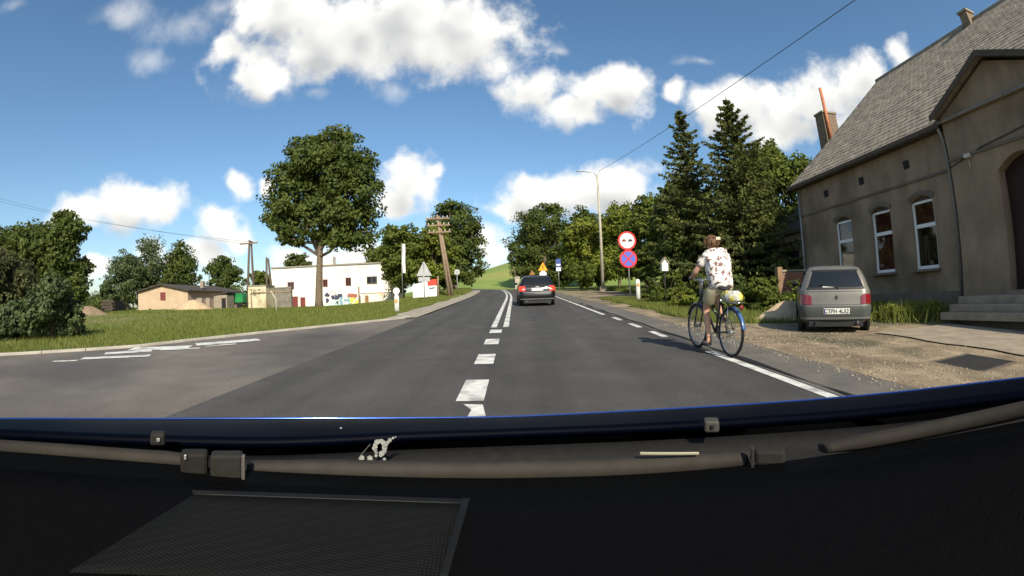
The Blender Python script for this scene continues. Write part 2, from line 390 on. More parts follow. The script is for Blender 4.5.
strip('tar_seam', lambda y: er(y) + .235 + .02 * math.sin(y * 1.9) + .01 * math.sin(y * 5.3), lambda y: er(y) + .30 + .03 * math.sin(y * 2.3 + 1), -3, 22, .25, .016, mat('tar', (.018, .017, .016), rough=.7), 1, road)
mp = [tuple(plane(px, py)[:2]) for px, py in ((742, 402), (760, 397), (785, 394), (800, 394), (770, 398), (750, 404))]
sr = bpy.data.objects['side_road']
def smark(a, b, w):
    A = plane(*a); B = plane(*b); d = (B - A); n = Vector((-d.y, d.x, 0)).normalized() * w / 2; A.z = B.z = 0
    mb = MB(); N = 6; P = []
    for i in range(N + 1):
        p = A + (B - A) * i / N; q = p + n; r = p - n
        P.append([(q.x, q.y, g(q.x, q.y) + .012), (r.x, r.y, g(r.x, r.y) + .012)])
    mb.grid(P, False).build('painted_stripe', paint_m, sr)
smark((131, 349.5), (190, 347.5), .55); smark((196, 345), (259, 340), .5); smark((205, 346.8), (236, 344.3), .16); smark((105, 354), (152, 351), .34)
smark((82, 359), (150, 356), .3); smark((160, 350.5), (200, 348.5), .16); smark((53, 362), (78, 361), .14)

# gravel forecourt on the right, concrete path to the steps, steel cover
def lot_right(y): return 11.4 if y < 9.4 else max(4.4, 11.4 - (y - 9.4) * 4.2)
strip('gravel_forecourt', lambda y: xc(y) + 4.3, lot_right, -16, 11.2, .35, .006, gravel_m, 22, kind='structure')
strip('gravel_forecourt', lambda y: xc(y) + 4.3, lambda y: 4.4 + 4.0 * sstep((y - 24) / 6) * sstep((46 - y) / 4), 24.5, 45.5, .5, .006, gravel_m, 4, kind='structure')
strip('dirt_strip', lambda y: xc(y) + 4.3, lambda y: 4.6 + .22 * math.sin(y * 1.7) + .1 * math.sin(y * 4.1), 11.0, 25, .35, .005, gravel_m, 3, kind='structure')
strip('concrete_path', lambda y: 7.25 + .08 * math.sin(y * 3), lambda y: 10.05, -2.0, 7.55, .5, .03, concrete, 3, kind='structure')
pe = random.Random(12); stone_m = mat('pebble', (.16, .125, .085), rough=.9, attr='tint', c3=(.33, .275, .2))
sv, sf, st_ = [], [], []
for i in range(6000):
    y = pe.uniform(1.2, 11); xa = xc(y) + 4.25; x = xa + abs(pe.gauss(0, .42)) * (lot_right(y) - xa) if pe.random() < .93 else xa - abs(pe.gauss(0, .14))
    if x > lot_right(y): continue
    r = pe.choice((.008, .011, .014, .02)) * pe.uniform(.7, 1.4); a = pe.uniform(0, 6.28); z = g(x, y) + .006; o = len(sv)
    sv += [(x + r * math.cos(a + k * 1.5708) * pe.uniform(.7, 1.2), y + r * math.sin(a + k * 1.5708) * pe.uniform(.7, 1.2), z) for k in range(4)] + [(x + pe.uniform(-.3, .3) * r, y + pe.uniform(-.3, .3) * r, z + r * pe.uniform(.5, .9))]
    sf += [(o, o + 1, o + 4), (o + 1, o + 2, o + 4), (o + 2, o + 3, o + 4), (o + 3, o, o + 4)]; st_ += [pe.random()] * 5
mb = MB(); mb.v, mb.f, mb.sm = sv, sf, [False] * len(sf); pb = mb.build('pebbles', stone_m, kind='stuff')
pb.data.attributes.new('tint', 'FLOAT', 'POINT').data.foreach_set('value', st_)
rust_plate = mat('dark steel plate', (.022, .021, .020), (.035, .033, .03), 6, .8, .2, 40)
cv = thing('access_cover', 'dark steel access cover set flat in the gravel before the house', 'cover', gp(5.97, 4.1, .01), (PITCHR, 0, R(2)))
MB().box((0, 0, .008), (1.16, .88, .012)).build('plate', rust_plate, cv, .004)
MB().box((0, -.47, .004), (1.28, .05, .03)).box((0, .47, .004), (1.28, .05, .03)).box((-.61, 0, .004), (.05, .88, .03)).box((.61, 0, .004), (.05, .88, .03)).build('frame', mat('rusty frame', (.09, .075, .06), (.13, .1, .08), 8, .9), cv)
# ------------------------------------------------------------------ the house on the right
HX = 11.5                                    # facade plane, parallel to the road
plaster = mat('grey brown plaster', (.215, .16, .105), (.285, .218, .147), 1.1, .92, .35, 30, detail=9, c3=(.155, .115, .075), s3=.45)
streaks(plaster, 1, 2.5, 2.5, .86, 1.1)
plaster_dk = mat('dark plaster', (.12, .10, .075), (.17, .14, .105), 2.2, .95, .4, 30)  # darker plaster for plinth, belt courses, sills and arches
slate = mat('weathered roof shingle', (.19, .165, .135), (.33, .29, .235), 5, .9, .5, 40, c3=(.24, .22, .15), s3=1.6)
trim_dk = mat('dark timber trim', (.065, .05, .038), (.095, .075, .057), 6, .8)
pvc = mat('white window plastic', (.72, .72, .70), rough=.45)
zinc = mat('zinc pipe', (.20, .20, .19), (.28, .28, .27), 6, .55, metal=.4)
curtain_red = mat('dark red curtain', (.17, .028, .022), (.25, .05, .035), 4, .9)
room_dark = mat('dark room', (.02, .018, .02), rough=.9)
win_glass = glass_mat('window glass', (.7, .72, .74), .06)
house = thing('house', 'old grey-brown plastered house with steep shingle roof, right of the road', 'house', (HX, 8.0, .2))
HL = Vector((HX, 8.0, .2))
def hb(mb, name, m, parent=house, **k):       # shapes are written in world metres
    mb.v = [tuple(Vector(v) - (HL if parent is house or parent.parent is house else Vector())) for v in mb.v]
    return mb.build(name, m, parent, **k)
YF, YB = 16.15, -4.0                          # far gable, near end (outside the picture)
EAVE, RIDX, RIDZ, DEP = 5.42, 18.1, 11.2, 13.2
WINS = [(13.45, 'w'), (11.42, 'r'), (9.52, 'r')]
WZ0, WZ1, WW = 1.62, 3.52, .96
# facade wall with real openings: piers, aprons below the sills and arched heads above
wall = MB(); T = .45
ys = [YF] + [v for wy, _ in WINS for v in (wy + WW / 2, wy - WW / 2)] + [8.05]
def wbox(y0, y1, z0, z1, x0=HX, x1=HX + T): wall.box(((x0 + x1) / 2, (y0 + y1) / 2, (z0 + z1) / 2), (x1 - x0, abs(y1 - y0), z1 - z0))
for a, b in zip(ys[::2], ys[1::2]): wbox(a, b, -.3, EAVE)
ARC = .16
for wy, _ in WINS:
    wbox(wy + WW / 2, wy - WW / 2, -.3, WZ0)
    n = 8; arc = [(HX, wy - WW / 2 + WW * i / n, WZ1 + ARC * (1 - (2 * i / n - 1) ** 2)) for i in range(n + 1)]
    wall.prism([(HX, wy + WW / 2, EAVE), (HX, wy - WW / 2, EAVE)] + arc, (T, 0, 0))
wbox(YF, YF - .45, -.3, EAVE, HX + T, HX + DEP)         # gable end wall and its triangle
wall.prism([(HX + .1, YF, EAVE), (HX + DEP, YF, EAVE), (RIDX, YF, RIDZ - .15)], (0, -.45, 0))
wbox(8.05, YB, -.3, EAVE, HX + T, HX + T + .3)
wbox(YB, YB + .4, -.3, EAVE, HX + T, HX + DEP)
wbox(YF, YB, -.3, EAVE, HX + DEP - .4, HX + DEP)
hb(wall, 'wall', plaster)
# projecting porch bay with its low gable
PX = HX - .22; PY0, PY1, PZ = 8.0, 3.6, 5.5; PPK = (PY0 + PY1) / 2 + .25
DY0, DY1, DZ0, DZ1 = 6.42, 4.9, .95, 3.72
bay = MB()
def bbox(y0, y1, z0, z1): bay.box((PX + .25, (y0 + y1) / 2, (z0 + z1) / 2), (.5, abs(y1 - y0), z1 - z0))
bbox(PY0, DY0, -.3, PZ); bbox(DY1, PY1, -.3, PZ); bbox(DY0, DY1, -.3, DZ0)
n = 8; arc = [(PX, DY1 + (DY0 - DY1) * i / n, DZ1 + .3 * (1 - (2 * i / n - 1) ** 2)) for i in range(n + 1)]
bay.prism([(PX, DY0, PZ), (PX, DY1, PZ)] + arc, (.5, 0, 0))
bay.prism([(PX, PY0, PZ), (PX, PPK, 6.38), (PX, PY1, PZ)], (.5, 0, 0))
hb(bay, 'porch_bay', plaster)
door = hb(MB().box((PX + .42, (DY0 + DY1) / 2, (DZ0 + DZ1 + .3) / 2), (.06, DY0 - DY1 + .02, DZ1 - DZ0 + .3)), 'door', mat('dark brown door', (.022, .011, .009), (.032, .015, .011), 3, .6))
hb(MB().box((PX + .37, DY0 - .38, 1.9), (.02, .5, 1.4)).box((PX + .37, DY1 + .38, 1.9), (.02, .5, 1.4)), 'door_panel', mat('door panel', (.03, .014, .01), rough=.6), door)
hb(MB().tube([(PX + .33, 5.72, 1.95), (PX + .33, 5.6, 1.95)], .012), 'handle', chrome, door)
# porch roof boards
pr = MB()
for ya, yb, za, zb in ((PY0 + .2, PPK, PZ - .02, 6.52), (PPK, PY1 - .25, 6.52, PZ - .02)):
    pr.prism([(PX - .28, ya, za), (PX - .28, yb, zb), (PX - .28, yb, zb + .09), (PX - .28, ya, za + .09)], (3.2, 0, 0))
hb(pr, 'porch_roof', slate)
fb = MB()
for ya, yb, za, zb in ((PY0 + .2, PPK, PZ - .02, 6.52), (PPK, PY1 - .25, 6.52, PZ - .02)):
    fb.prism([(PX - .315, ya, za - .09), (PX - .315, yb, zb - .09), (PX - .315, yb, zb + .07), (PX - .315, ya, za + .07)], (.03, 0, 0))
hb(fb, 'gable_board', trim_dk)
# belt course, plinth, vents
hb(MB().box((HX - .02, (YF + 8.07) / 2, 4.14), (.05, YF - 8.07, .07)), 'belt_course', plaster_dk)
hb(MB().box((PX - .02, (PY0 + PY1) / 2, 4.30), (.05, PY0 - PY1, .07)), 'belt_course', plaster_dk)
hb(MB().box((HX - .025, (YF + 8.07) / 2, .55), (.06, YF - 8.07, .85)), 'plinth', plaster_dk)
for vy in (14.25, 12.15, 9.9): hb(MB().box((HX - .004, vy, 4.68), (.05, .24, .24)), 'vent_hole', room_dark)
# windows: frame, transom, mullion, panes, curtain, sill, arched label
for wy, kind in WINS:
    w = hb(MB().box((HX + .12, wy + WW / 2 - .04, (WZ0 + WZ1) / 2), (.07, .08, WZ1 - WZ0)).box((HX + .12, wy - WW / 2 + .04, (WZ0 + WZ1) / 2), (.07, .08, WZ1 - WZ0))
           .box((HX + .12, wy, WZ0 + .045), (.068, WW - .16, .09)).box((HX + .12, wy, WZ0 + 1.22), (.068, WW - .16, .11)).box((HX + .12, wy, WZ1 - .01), (.068, WW - .16, .07)), 'window', pvc, bevel=.006)
    hb(MB().box((HX + .16, wy, WZ1 + .13), (.12, WW, .22)), 'arch_infill', trim_dk, w)
    hb(MB().box((HX + .125, wy, WZ0 + .63), (.012, WW - .165, 1.07)), 'pane', win_glass, w)
    hb(MB().box((HX + .125, wy, WZ0 + 1.62), (.012, WW - .165, .68)), 'pane', win_glass, w)
    cm = curtain_red if kind == 'r' else mat('grey curtain', (.10, .09, .075), (.15, .135, .11), 3, .9)
    P = [[(HX + .19 + .02 * math.sin(j * 1.3), wy - WW / 2 + WW * j / 24, z) for j in range(25)] for z in ((WZ0 if kind == 'r' and wy > 11 else WZ0 + 1.15), WZ1)]
    hb(MB().grid(P), 'curtain', cm, w)
    hb(MB().box((HX + .55, wy, 2.6), (.02, 1.8, 2.6)), 'dark_interior', room_dark, w)
    hb(MB().box((HX - .06, wy, WZ0 - .05), (.3, WW + .16, .06)), 'sill', plaster_dk, w, bevel=.008)
    n = 10; lab = []
    for r0, r1 in ((0, .12),):
        inn = [(HX - .035, wy - WW / 2 - .02 + (WW + .04) * i / n, WZ1 + .03 + ARC * (1 - (2 * i / n - 1) ** 2)) for i in range(n + 1)]
        out = [(x, wy + (y - wy) * 1.16, z + .11) for x, y, z in inn]
        ms = MB()
        for i in range(n): ms.prism([inn[i], inn[i + 1], out[i + 1], out[i]], (.06, 0, 0))
        hb(ms, 'window_arch', plaster_dk, w)
# roof: overlapping shingle courses on both slopes, each course a slab of its own depth
def roof_side(sgn):
    mb = MB(); x0 = HX - .33 if sgn > 0 else HX + DEP + .33; z0 = EAVE - .14; N = 30
    for i in range(N):
        a, b = i / N, (i + 1.18) / N
        xa, za = x0 + (RIDX - x0) * a, z0 + (RIDZ - z0) * a; xb, zb = x0 + (RIDX - x0) * min(b, 1), z0 + (RIDZ - z0) * min(b, 1)
        ofs = .05 if i % 2 else .0
        mb.add([(xa, YF + .22, za + .045), (xa, YB - .3, za + .045), (xb, YB - .3, zb + .005), (xb, YF + .22, zb + .005), (xa, YF + .22, za + .012), (xa, YB - .3, za + .012)], [(0, 1, 2, 3), (0, 4, 5, 1)])
    return mb
rf = hb(roof_side(1), 'roof', slate)
hb(roof_side(-1), 'roof', slate)
# single shingles picked out on the near slope, staggered from course to course (joined: far too many to part)
sg = MB(); rs = random.Random(5); x0 = HX - .33; z0 = EAVE - .14
dirv = Vector((RIDX - x0, 0, RIDZ - z0)); Ls = dirv.length; dirv.normalize(); nrm = Vector((-dirv.z, 0, dirv.x))
cl = Ls / 30
for i in range(30):
    y = YF + .2 - (.14 if i % 2 else 0)
    while y > -1.5:
        w_ = .28; h = rs.uniform(.008, .02); a = dirv * (cl * i - .008); b = dirv * (cl * (i + 1.05))
        o = Vector((x0, 0, z0)) + nrm * .036
        p = [o + a + Vector((0, y, 0)), o + a + Vector((0, y - w_ + .022, 0)), o + b + Vector((0, y - w_ + .022, 0)), o + b + Vector((0, y, 0))]
        q = [p[0] + nrm * h, p[1] + nrm * h, p[2], p[3]]
        sg.add(q + [p[0], p[1]], [(0, 1, 2, 3), (0, 4, 5, 1), (0, 3, 4), (1, 5, 2)])
        y -= w_
slate2 = mat('single shingle', (.20, .17, .13), rough=.9, attr='tint', c3=(.33, .28, .215))
so2 = hb(sg, 'shingle', slate2, rf, kind='stuff')
ta = so2.data.attributes.new('tint', 'FLOAT', 'FACE'); tv = np.repeat(np.clip(np.random.default_rng(2).normal(.45, .24, len(so2.data.polygons) // 4 + 1), 0, 1), 4)[:len(so2.data.polygons)]; ta.data.foreach_set('value', tv.astype(np.float32))
hb(MB().tube([(RIDX, YF + .25, RIDZ + .02), (RIDX, YB - .3, RIDZ + .02)], .13, 10), 'ridge_cap', slate)
hb(MB().box((HX - .35, (YF + 8.2) / 2 + .1, EAVE - .12), (.03, YF - 8.1 + .3, .13)), 'fascia', trim_dk)
hb(MB().box((HX - .16, (YF + 8.2) / 2 + .05, EAVE - .2), (.34, YF - 8.2 + .2, .03)), 'soffit', trim_dk)
hb(MB().prism([(HX - .34, YF + .24, EAVE - .21), (RIDX, YF + .24, RIDZ - .08), (RIDX, YF + .24, RIDZ + .04), (HX - .34, YF + .24, EAVE - .08)], (0, .03, 0)), 'barge_board', trim_dk)
hb(MB().tube([(HX - .3, 8.17, 5.3), (HX - .2, 8.17, 5.1), (HX - .085, 8.17, 4.85), (HX - .085, 8.17, .35)], .05, 10), 'downpipe', zinc)
hb(MB().tube([(HX - .11, YF - .12, 5.2), (HX - .09, YF - .12, .5)], .045, 10), 'downpipe', zinc)
hb(MB().box((PX - .06, 7.3, 4.27), (.12, .2, .1)).tube([(PX - .02, 7.3, 4.2), (PX - .02, 7.3, 3.95)], .012), 'wall_lamp', mat('cream lamp', (.5, .46, .38), rough=.5))
hb(MB().tube([(PX - .03, 8.0, 4.12), (PX - .03, 6.8, 4.38), (PX - .03, 5.2, 4.52), (PX - .03, 3.7, 4.55)], .014, 6), 'wall_cable', black_pl)
# front steps: three treads
for k in range(3):
    hb(MB().box((10.78 + .0 - .0 + .17 * (k - 1) + .1, 4.6, .62 - .0 + (k - 1) * .17 - .02), (1.42 - .34 * (k - 1) * 1.0, 6.3 - k * .1, .17)), 'step', concrete, bevel=.012)
hb(MB().box((11.0, 4.6, .2), (1.5, 6.2, .5)), 'step_base', plaster_dk)
# chimneys on the roof
def chimney(y, x, zt, w, name='chimney'):
    zb = RIDZ - abs(x - RIDX) * (RIDZ - EAVE) / (RIDX - HX) - .3
    c = hb(MB().box((x, y, (zb + zt) / 2), (w, w * .8, zt - zb)), name, mat('soot brick', (.16, .11, .075), (.25, .19, .13), 6, .95, .6, 20))
    hb(MB().box((x, y, zt + .03), (w + .12, w * .8 + .12, .09)), 'chimney_cap', concrete, c)
p = atx(969, 20, RIDX); chimney(p.y, RIDX - .1, p.z + .25, .55)
brick_m = mat('old brick', (.20, .075, .045), (.30, .13, .08), 5, .9, .6, 22)
# annex behind the far gable: lower building with its chimney and pipe
annex = thing('annex_house', 'low dark annex behind the far end of the plastered house', 'house', (14.5, 19.4, .8))
def ab(mb, n, m, par=None):
    mb.v = [tuple(Vector(v) - Vector((14.5, 19.4, .8))) for v in mb.v]; return mb.build(n, m, par or annex)
ab(MB().box((16.9, 19.4, 2.1), (7.2, 6.2, 4.0)), 'wall', plaster)
ab(MB().prism([(13.0, 16.3, 4.05), (17.0, 16.3, 6.4), (21, 16.3, 4.05), (21, 16.3, 3.9), (17, 16.3, 6.2), (13, 16.3, 3.9)], (0, 6.6, 0)), 'roof', trim_dk)
ab(MB().box((13.28, 17.4, 2.0), (.06, .95, 2.2)), 'door', room_dark)
ab(MB().box((13.27, 19.6, 2.5), (.06, 1.0, 1.2)), 'window', room_dark)
c1 = aty(831, 146, 19.0); c0 = aty(829, 116, 19.0)
ch = MB().box((c1.x, 19, (c1.z - 3 + c0.z) / 2), (.92, .7, c0.z - c1.z + 3)); ab(ch, 'chimney', mat('soot brick', (.16, .11, .075)))
ab(MB().box((c1.x, 19, c0.z + .04), (1.02, .8, .1)), 'chimney_cap', concrete)
tp = aty(819, 88, 18.55)
ab(MB().tube([(tp.x + .12, 18.55, c1.z - .2), (tp.x + .06, 18.55, tp.z)], .085, 12), 'flue_pipe', mat('rust red pipe', (.42, .13, .06), (.55, .22, .1), 4, .7))
# low brick garden wall beside the annex
bw = thing('brick_wall', 'low red-brown brick garden wall between the spruces and the house', 'wall', (11.3, 15.2, g(11.3, 15.2)), (0, 0, R(-8)))
rb = random.Random(9); bm_ = []
for sx, h in ((0, 1),):
    core = MB().box((0, 0, .5), (3.0, .2, 1.55)).build('mortar_core', mat('mortar', (.22, .19, .16), rough=.95), bw)
    cnt = 0
    base = MB().box((0, 0, 0), (.235, .24, .066)).build('brick', brick_m, bw); base.location = (-1.38, 0, -.2)
    for r in range(17):
        for k in range(12):
            x = -1.38 + k * .25 + (.12 if r % 2 else 0)
            if r == 0 and k == 0: continue
            if x > 1.4: continue
            o = base.copy(); COL.objects.link(o); o.location = (x, rb.uniform(-.006, .006), -.2 + r * .088); cnt += 1
    MB().box((0, 0, 1.33), (3.06, .3, .07)).build('coping', concrete, bw, .01)
    MB().box((-1.6, 0, .6), (.2, .3, 1.75)).build('post', mat('wooden post', (.2, .12, .07), (.28, .18, .1), 4, .9), bw, .01)
# ------------------------------------------------------------------ trees, shrubs, grass
leafA = mat('leaf dark green', (.048, .070, .013), rough=.62, spec=.25, trans=.32, attr='tint', c3=(.12, .15, .03))
leafB = mat('leaf mid green', (.07, .10, .015), rough=.62, spec=.25, trans=.34, attr='tint', c3=(.17, .20, .032))
leafC = mat('leaf bright green', (.09, .125, .015), rough=.62, spec=.25, trans=.3, attr='tint', c3=(.24, .265, .035))
leafO = mat('leaf olive', (.055, .065, .022), rough=.7, spec=.2, trans=.25, attr='tint', c3=(.12, .12, .045))
leafS = mat('spruce needles', (.045, .058, .016), rough=.7, spec=.2, trans=.24, attr='tint', c3=(.14, .155, .04))
leafG = mat('leaf grey green', (.05, .075, .03), rough=.65, spec=.25, trans=.25, attr='tint', c3=(.12, .15, .055))
grassb = mat('grass blade', (.085, .12, .019), rough=.7, spec=.2, trans=.3, attr='tint', c3=(.26, .27, .07))

def quad_mesh(name, C, U, V, tint, m, parent=None, tri=False):
    N = len(C)
    if tri: co = np.stack([C - U, C + U, C + V], 1).reshape(-1, 3); k = 3
    else: co = np.stack([C - U, C - V * .5 + U * .1, C + U, C + V * .5 + U * .1], 1).reshape(-1, 3); k = 4
    me = bpy.data.meshes.new(name)
    me.vertices.add(N * k); me.vertices.foreach_set('co', co.astype(np.float32).ravel())
    me.loops.add(N * k); me.loops.foreach_set('vertex_index', np.arange(N * k, dtype=np.int32))
    me.polygons.add(N); me.polygons.foreach_set('loop_start', np.arange(0, N * k, k, dtype=np.int32)); me.polygons.foreach_set('loop_total', np.full(N, k, dtype=np.int32))
    at = me.attributes.new('tint', 'FLOAT', 'POINT'); at.data.foreach_set('value', np.repeat(tint, k).astype(np.float32))
    me.update(calc_edges=True); me.materials.append(m)
    o = bpy.data.objects.new(name, me); COL.objects.link(o)
    if parent is not None: o.parent = parent
    return o
def unit(v): return v / (np.linalg.norm(v, axis=1, keepdims=True) + 1e-9)
def foliage(name, blobs, n, leaf, m, parent, seed, clumps=34, cr=.36):
    n = n * 1.9; rg = np.random.default_rng(seed); Cs, Ts, Os = [], [], []
    vol = np.array([b[3] * b[4] * b[5] for b in blobs]) ** .67; share = vol / vol.sum()
    for b, s in zip(blobs, share):
        nc = max(5, int(clumps)); d = unit(rg.normal(size=(nc, 3))); r = rg.uniform(.25, .92, (nc, 1)) ** .6
        cc = d * r * np.array(b[3:6]) + np.array(b[0:3])
        k = max(8, int(n * s / nc)); w = rg.uniform(.7, 1.35, nc)
        for j in range(nc):
            q = rg.normal(size=(k, 3)); q = unit(q) * rg.uniform(.15, 1, (k, 1)) ** .5 * cr * w[j] * np.array(b[3:6]) * np.array((1, 1, .7))
            Cs.append(cc[j] + q); Os.append(q + (cc[j] - np.array(b[0:3])) * .5); Ts.append(np.full(k, rg.uniform(0, 1)) * .6 + rg.uniform(0, .4, k))
    C = np.concatenate(Cs); O = unit(np.concatenate(Os)); T = np.concatenate(Ts); N = len(C)
    nr = unit(O * .9 + rg.normal(size=(N, 3)) * .7 + np.array((0, 0, .35)))
    u = unit(np.cross(nr, rg.normal(size=(N, 3)))); v = np.cross(nr, u); s = rg.uniform(.6, 1.25, (N, 1)) * leaf
    return quad_mesh(name, C, u * s * .5, v * s * .7, np.clip(T, 0, 1), m, parent)
def tree(name, label, x, y, blobs, n, leaf, m, tr=.22, seed=1, group=None, trunk_top=None, z=None, lean=0.0):
    t = thing(name, label, 'tree', (x, y, (g(x, y) if z is None else z) - .05), group=group)
    zt = trunk_top or max(b[2] for b in blobs) * .8
    zl = min(b[2] - b[5] for b in blobs); zs = max(zl * .9, zt * .25)
    rr = random.Random(seed); mb = MB()
    pts = [(lean * zt * q + .08 * math.sin(5 * q + seed), .06 * math.cos(4 * q + seed), zt * q - .15 * (q == 0)) for q in (0, .06, .2, .4, .6, .8, 1)]
    mb.tube(pts, [tr * k for k in (1.45, 1.1, 1, .85, .65, .42, .15)], 9)
    for b in blobs:
        h = min(zs + rr.uniform(0, .35) * (zt - zs), max(.3, b[2] - .2)); q = h / zt; p0 = Vector((lean * zt * q, 0, h)); p2 = Vector(b[0:3])
        pm = (p0 + p2) / 2 + Vector((rr.uniform(-.2, .2), rr.uniform(-.2, .2), -.1 * (p2 - p0).length))
        mb.tube([p0, pm, p2], [tr * .5, tr * .34, tr * .12], 6)
        for _ in range(3):
            d = Vector((rr.uniform(-1, 1), rr.uniform(-1, 1), rr.uniform(-.5, 1))).normalized()
            mb.tube([pm, (pm + p2) / 2 + d * b[3] * .3, p2 + Vector((d.x * b[3], d.y * b[4], d.z * b[5])) * .75], [tr * .24, tr * .15, tr * .05], 5)
    mb.build('trunk', bark, t)
    foliage('crown', blobs, n, leaf, m, t, seed)
    return t
def blobset(seed, w, h, z0, k=7, d=None):     # an uneven crown: a few big masses and smaller ones round them
    rr = random.Random(seed); o = [(0, 0, z0 + h * .5, w * .33, (d or w) * .33, h * .42)]
    for i in range(k):
        a = 2 * math.pi * (i / k) + rr.uniform(-.4, .4); q = rr.uniform(.2, .85)
        rad = w * .5 * (1 - abs(q - .42) * .9) * rr.uniform(.5, .68); s = w * rr.uniform(.17, .25)
        o.append((math.cos(a) * rad, math.sin(a) * rad * ((d or w) / w), z0 + h * q, s, s, s * rr.uniform(.7, 1.0)))
    o.append((rr.uniform(-.1, .1) * w, 0, z0 + h * .84, w * .2, w * .2, h * .16))
    return o
tree('roadside_tree', 'tall broad dark green tree with bare trunk before the white building', -15.45, 35,
     [(0.25, 0.00, 11.19, 3.51, 3.17, 3.01), (-2.17, 0.00, 9.35, 2.92, 2.67, 2.67), (2.50, 0.25, 9.18, 2.67, 2.67, 3.01), (0.00, 0.42, 7.18, 3.34, 3.01, 2.17), (3.26, 0.00, 6.35, 2.00, 1.84, 1.84), (-3.67, 0.00, 7.43, 1.84, 1.84, 1.59), (1.00, 0.00, 13.44, 2.34, 2.00, 1.59), (-1.59, 0.00, 12.86, 2.00, 1.84, 1.50), (-2.84, 0.17, 11.19, 1.59, 1.59, 1.42), (3.42, 0.00, 11.02, 1.50, 1.50, 1.67), (1.84, -0.42, 5.26, 1.42, 1.34, 0.83), (-2.34, -0.25, 5.76, 1.34, 1.34, 0.92)],
     21000, .31, leafA, .29, 11, trunk_top=10.4)
tree('roadside_tree', 'dark round tree behind the leaning timber pole on the left verge', -7.9, 62, [(0, 0, 9.2, 3.2, 3, 3.0), (-1.7, 0, 6.8, 2.6, 2.5, 2.6), (1.7, 0, 6.6, 2.6, 2.5, 2.8), (0, 0, 4.0, 3.2, 3, 2.8), (1.9, 0, 3.0, 2.2, 2.2, 2.0), (-.6, 0, 11.2, 1.9, 1.9, 1.3), (2.9, 0, 9.0, 1.2, 1.2, 1.1), (-2.6, 0, 9.2, 1.2, 1.2, 1.1)], 11000, .36, leafA, .3, 12, trunk_top=9)
tree('acacia_tree', 'feathery mid green tree between white building and triangular sign', -12.6, 52, blobset(21, 7.4, 8.4, .6, 8), 9000, .34, leafB, .16, 21)
tree('acacia_tree', 'lower yellowish green tree behind the white and red banner', -9.3, 54, blobset(22, 6.4, 7.6, .4, 7), 6500, .32, leafC, .14, 22)
tree('acacia_tree', 'dark low tree behind the foot of the timber pole', -8.6, 57, blobset(122, 4.6, 5.0, .1, 6), 5000, .32, leafA, .14, 122)
tree('roadside_tree', 'large dark round tree where the road bends away, above the black car', 4.9, 76, [(0, 0, 9.8, 4.2, 4, 3.8), (-2.9, 0, 6.8, 3.2, 3, 3.4), (3.0, 0, 7.6, 3.4, 3, 3.4), (0, 0, 4.4, 4.6, 4, 3.2), (-3.4, -.4, 3.0, 2.4, 2, 2.2), (3.6, 0, 3.6, 3, 3, 3), (1.2, 0, 12.4, 2.2, 2.2, 1.6), (-1.6, 0, 11.8, 2, 2, 1.5), (-4.4, 0, 5.0, 1.5, 1.5, 1.6)], 15000, .40, leafA, .36, 31, trunk_top=10)
tree('roadside_tree', 'dark tree just right of the large round tree at the bend', 11.0, 70, blobset(33, 8.5, 11.5, 1.0, 7), 6500, .4, leafA, .25, 33)
tree('shrub_tree', 'bright yellow-green bushy tree left of the street lamp', 7.9, 52, blobset(41, 7.4, 8.0, .1, 8), 9000, .32, leafC, .16, 41)
tree('shrub_tree', 'bright green bushy tree right behind the street lamp', 11.2, 49, blobset(42, 7.6, 9.6, .1, 8), 9000, .32, leafC, .16, 42)
tree('shrub_tree', 'low bright bush at the foot of the street lamp', 6.9, 46.5, blobset(43, 3.2, 3.0, .0, 6), 3500, .25, leafB, .08, 43)
tree('shrub_tree', 'low mid green bush in the gap left of the street lamp', 10.2, 56, blobset(144, 5, 4.4, -.1, 7), 4500, .32, leafB, .12, 144)
tree('shrub_tree', 'low dark bush beneath the tree right of the bend', 6.6, 64, blobset(145, 6, 4.0, -.2, 7), 4500, .34, leafA, .12, 145)
tree('shrub_tree', 'mid green tree behind the no overtaking sign', 11.2, 38, blobset(44, 6.6, 8.2, .1, 8), 7500, .3, leafB, .16, 44)
tree('garden_tree', 'dark garden tree left of the taller spruce', 10.4, 28.5, blobset(45, 4.6, 6.4, .2, 8), 7000, .26, leafA, .16, 45)
tree('garden_tree', 'dark low tree over the garden behind the road signs', 8.9, 24.6, blobset(46, 3.6, 4.2, .5, 7), 5200, .22, leafA, .12, 46)
tree('garden_tree', 'dark mid green tree low between the lamp and the spruces', 13.0, 33, blobset(48, 6.4, 8.8, .2, 8), 7000, .3, leafA, .16, 48)
tree('garden_tree', 'light green leafy tree behind the annex roof', 17.6, 27.5, blobset(47, 7.6, 9.6, .8, 10), 13000, .28, leafB, .2, 47)
tree('garden_tree', 'mid green tree between the right spruce and the annex chimney', 14.0, 25.0, blobset(49, 5.4, 8.2, .6, 9), 10000, .26, leafB, .18, 49)
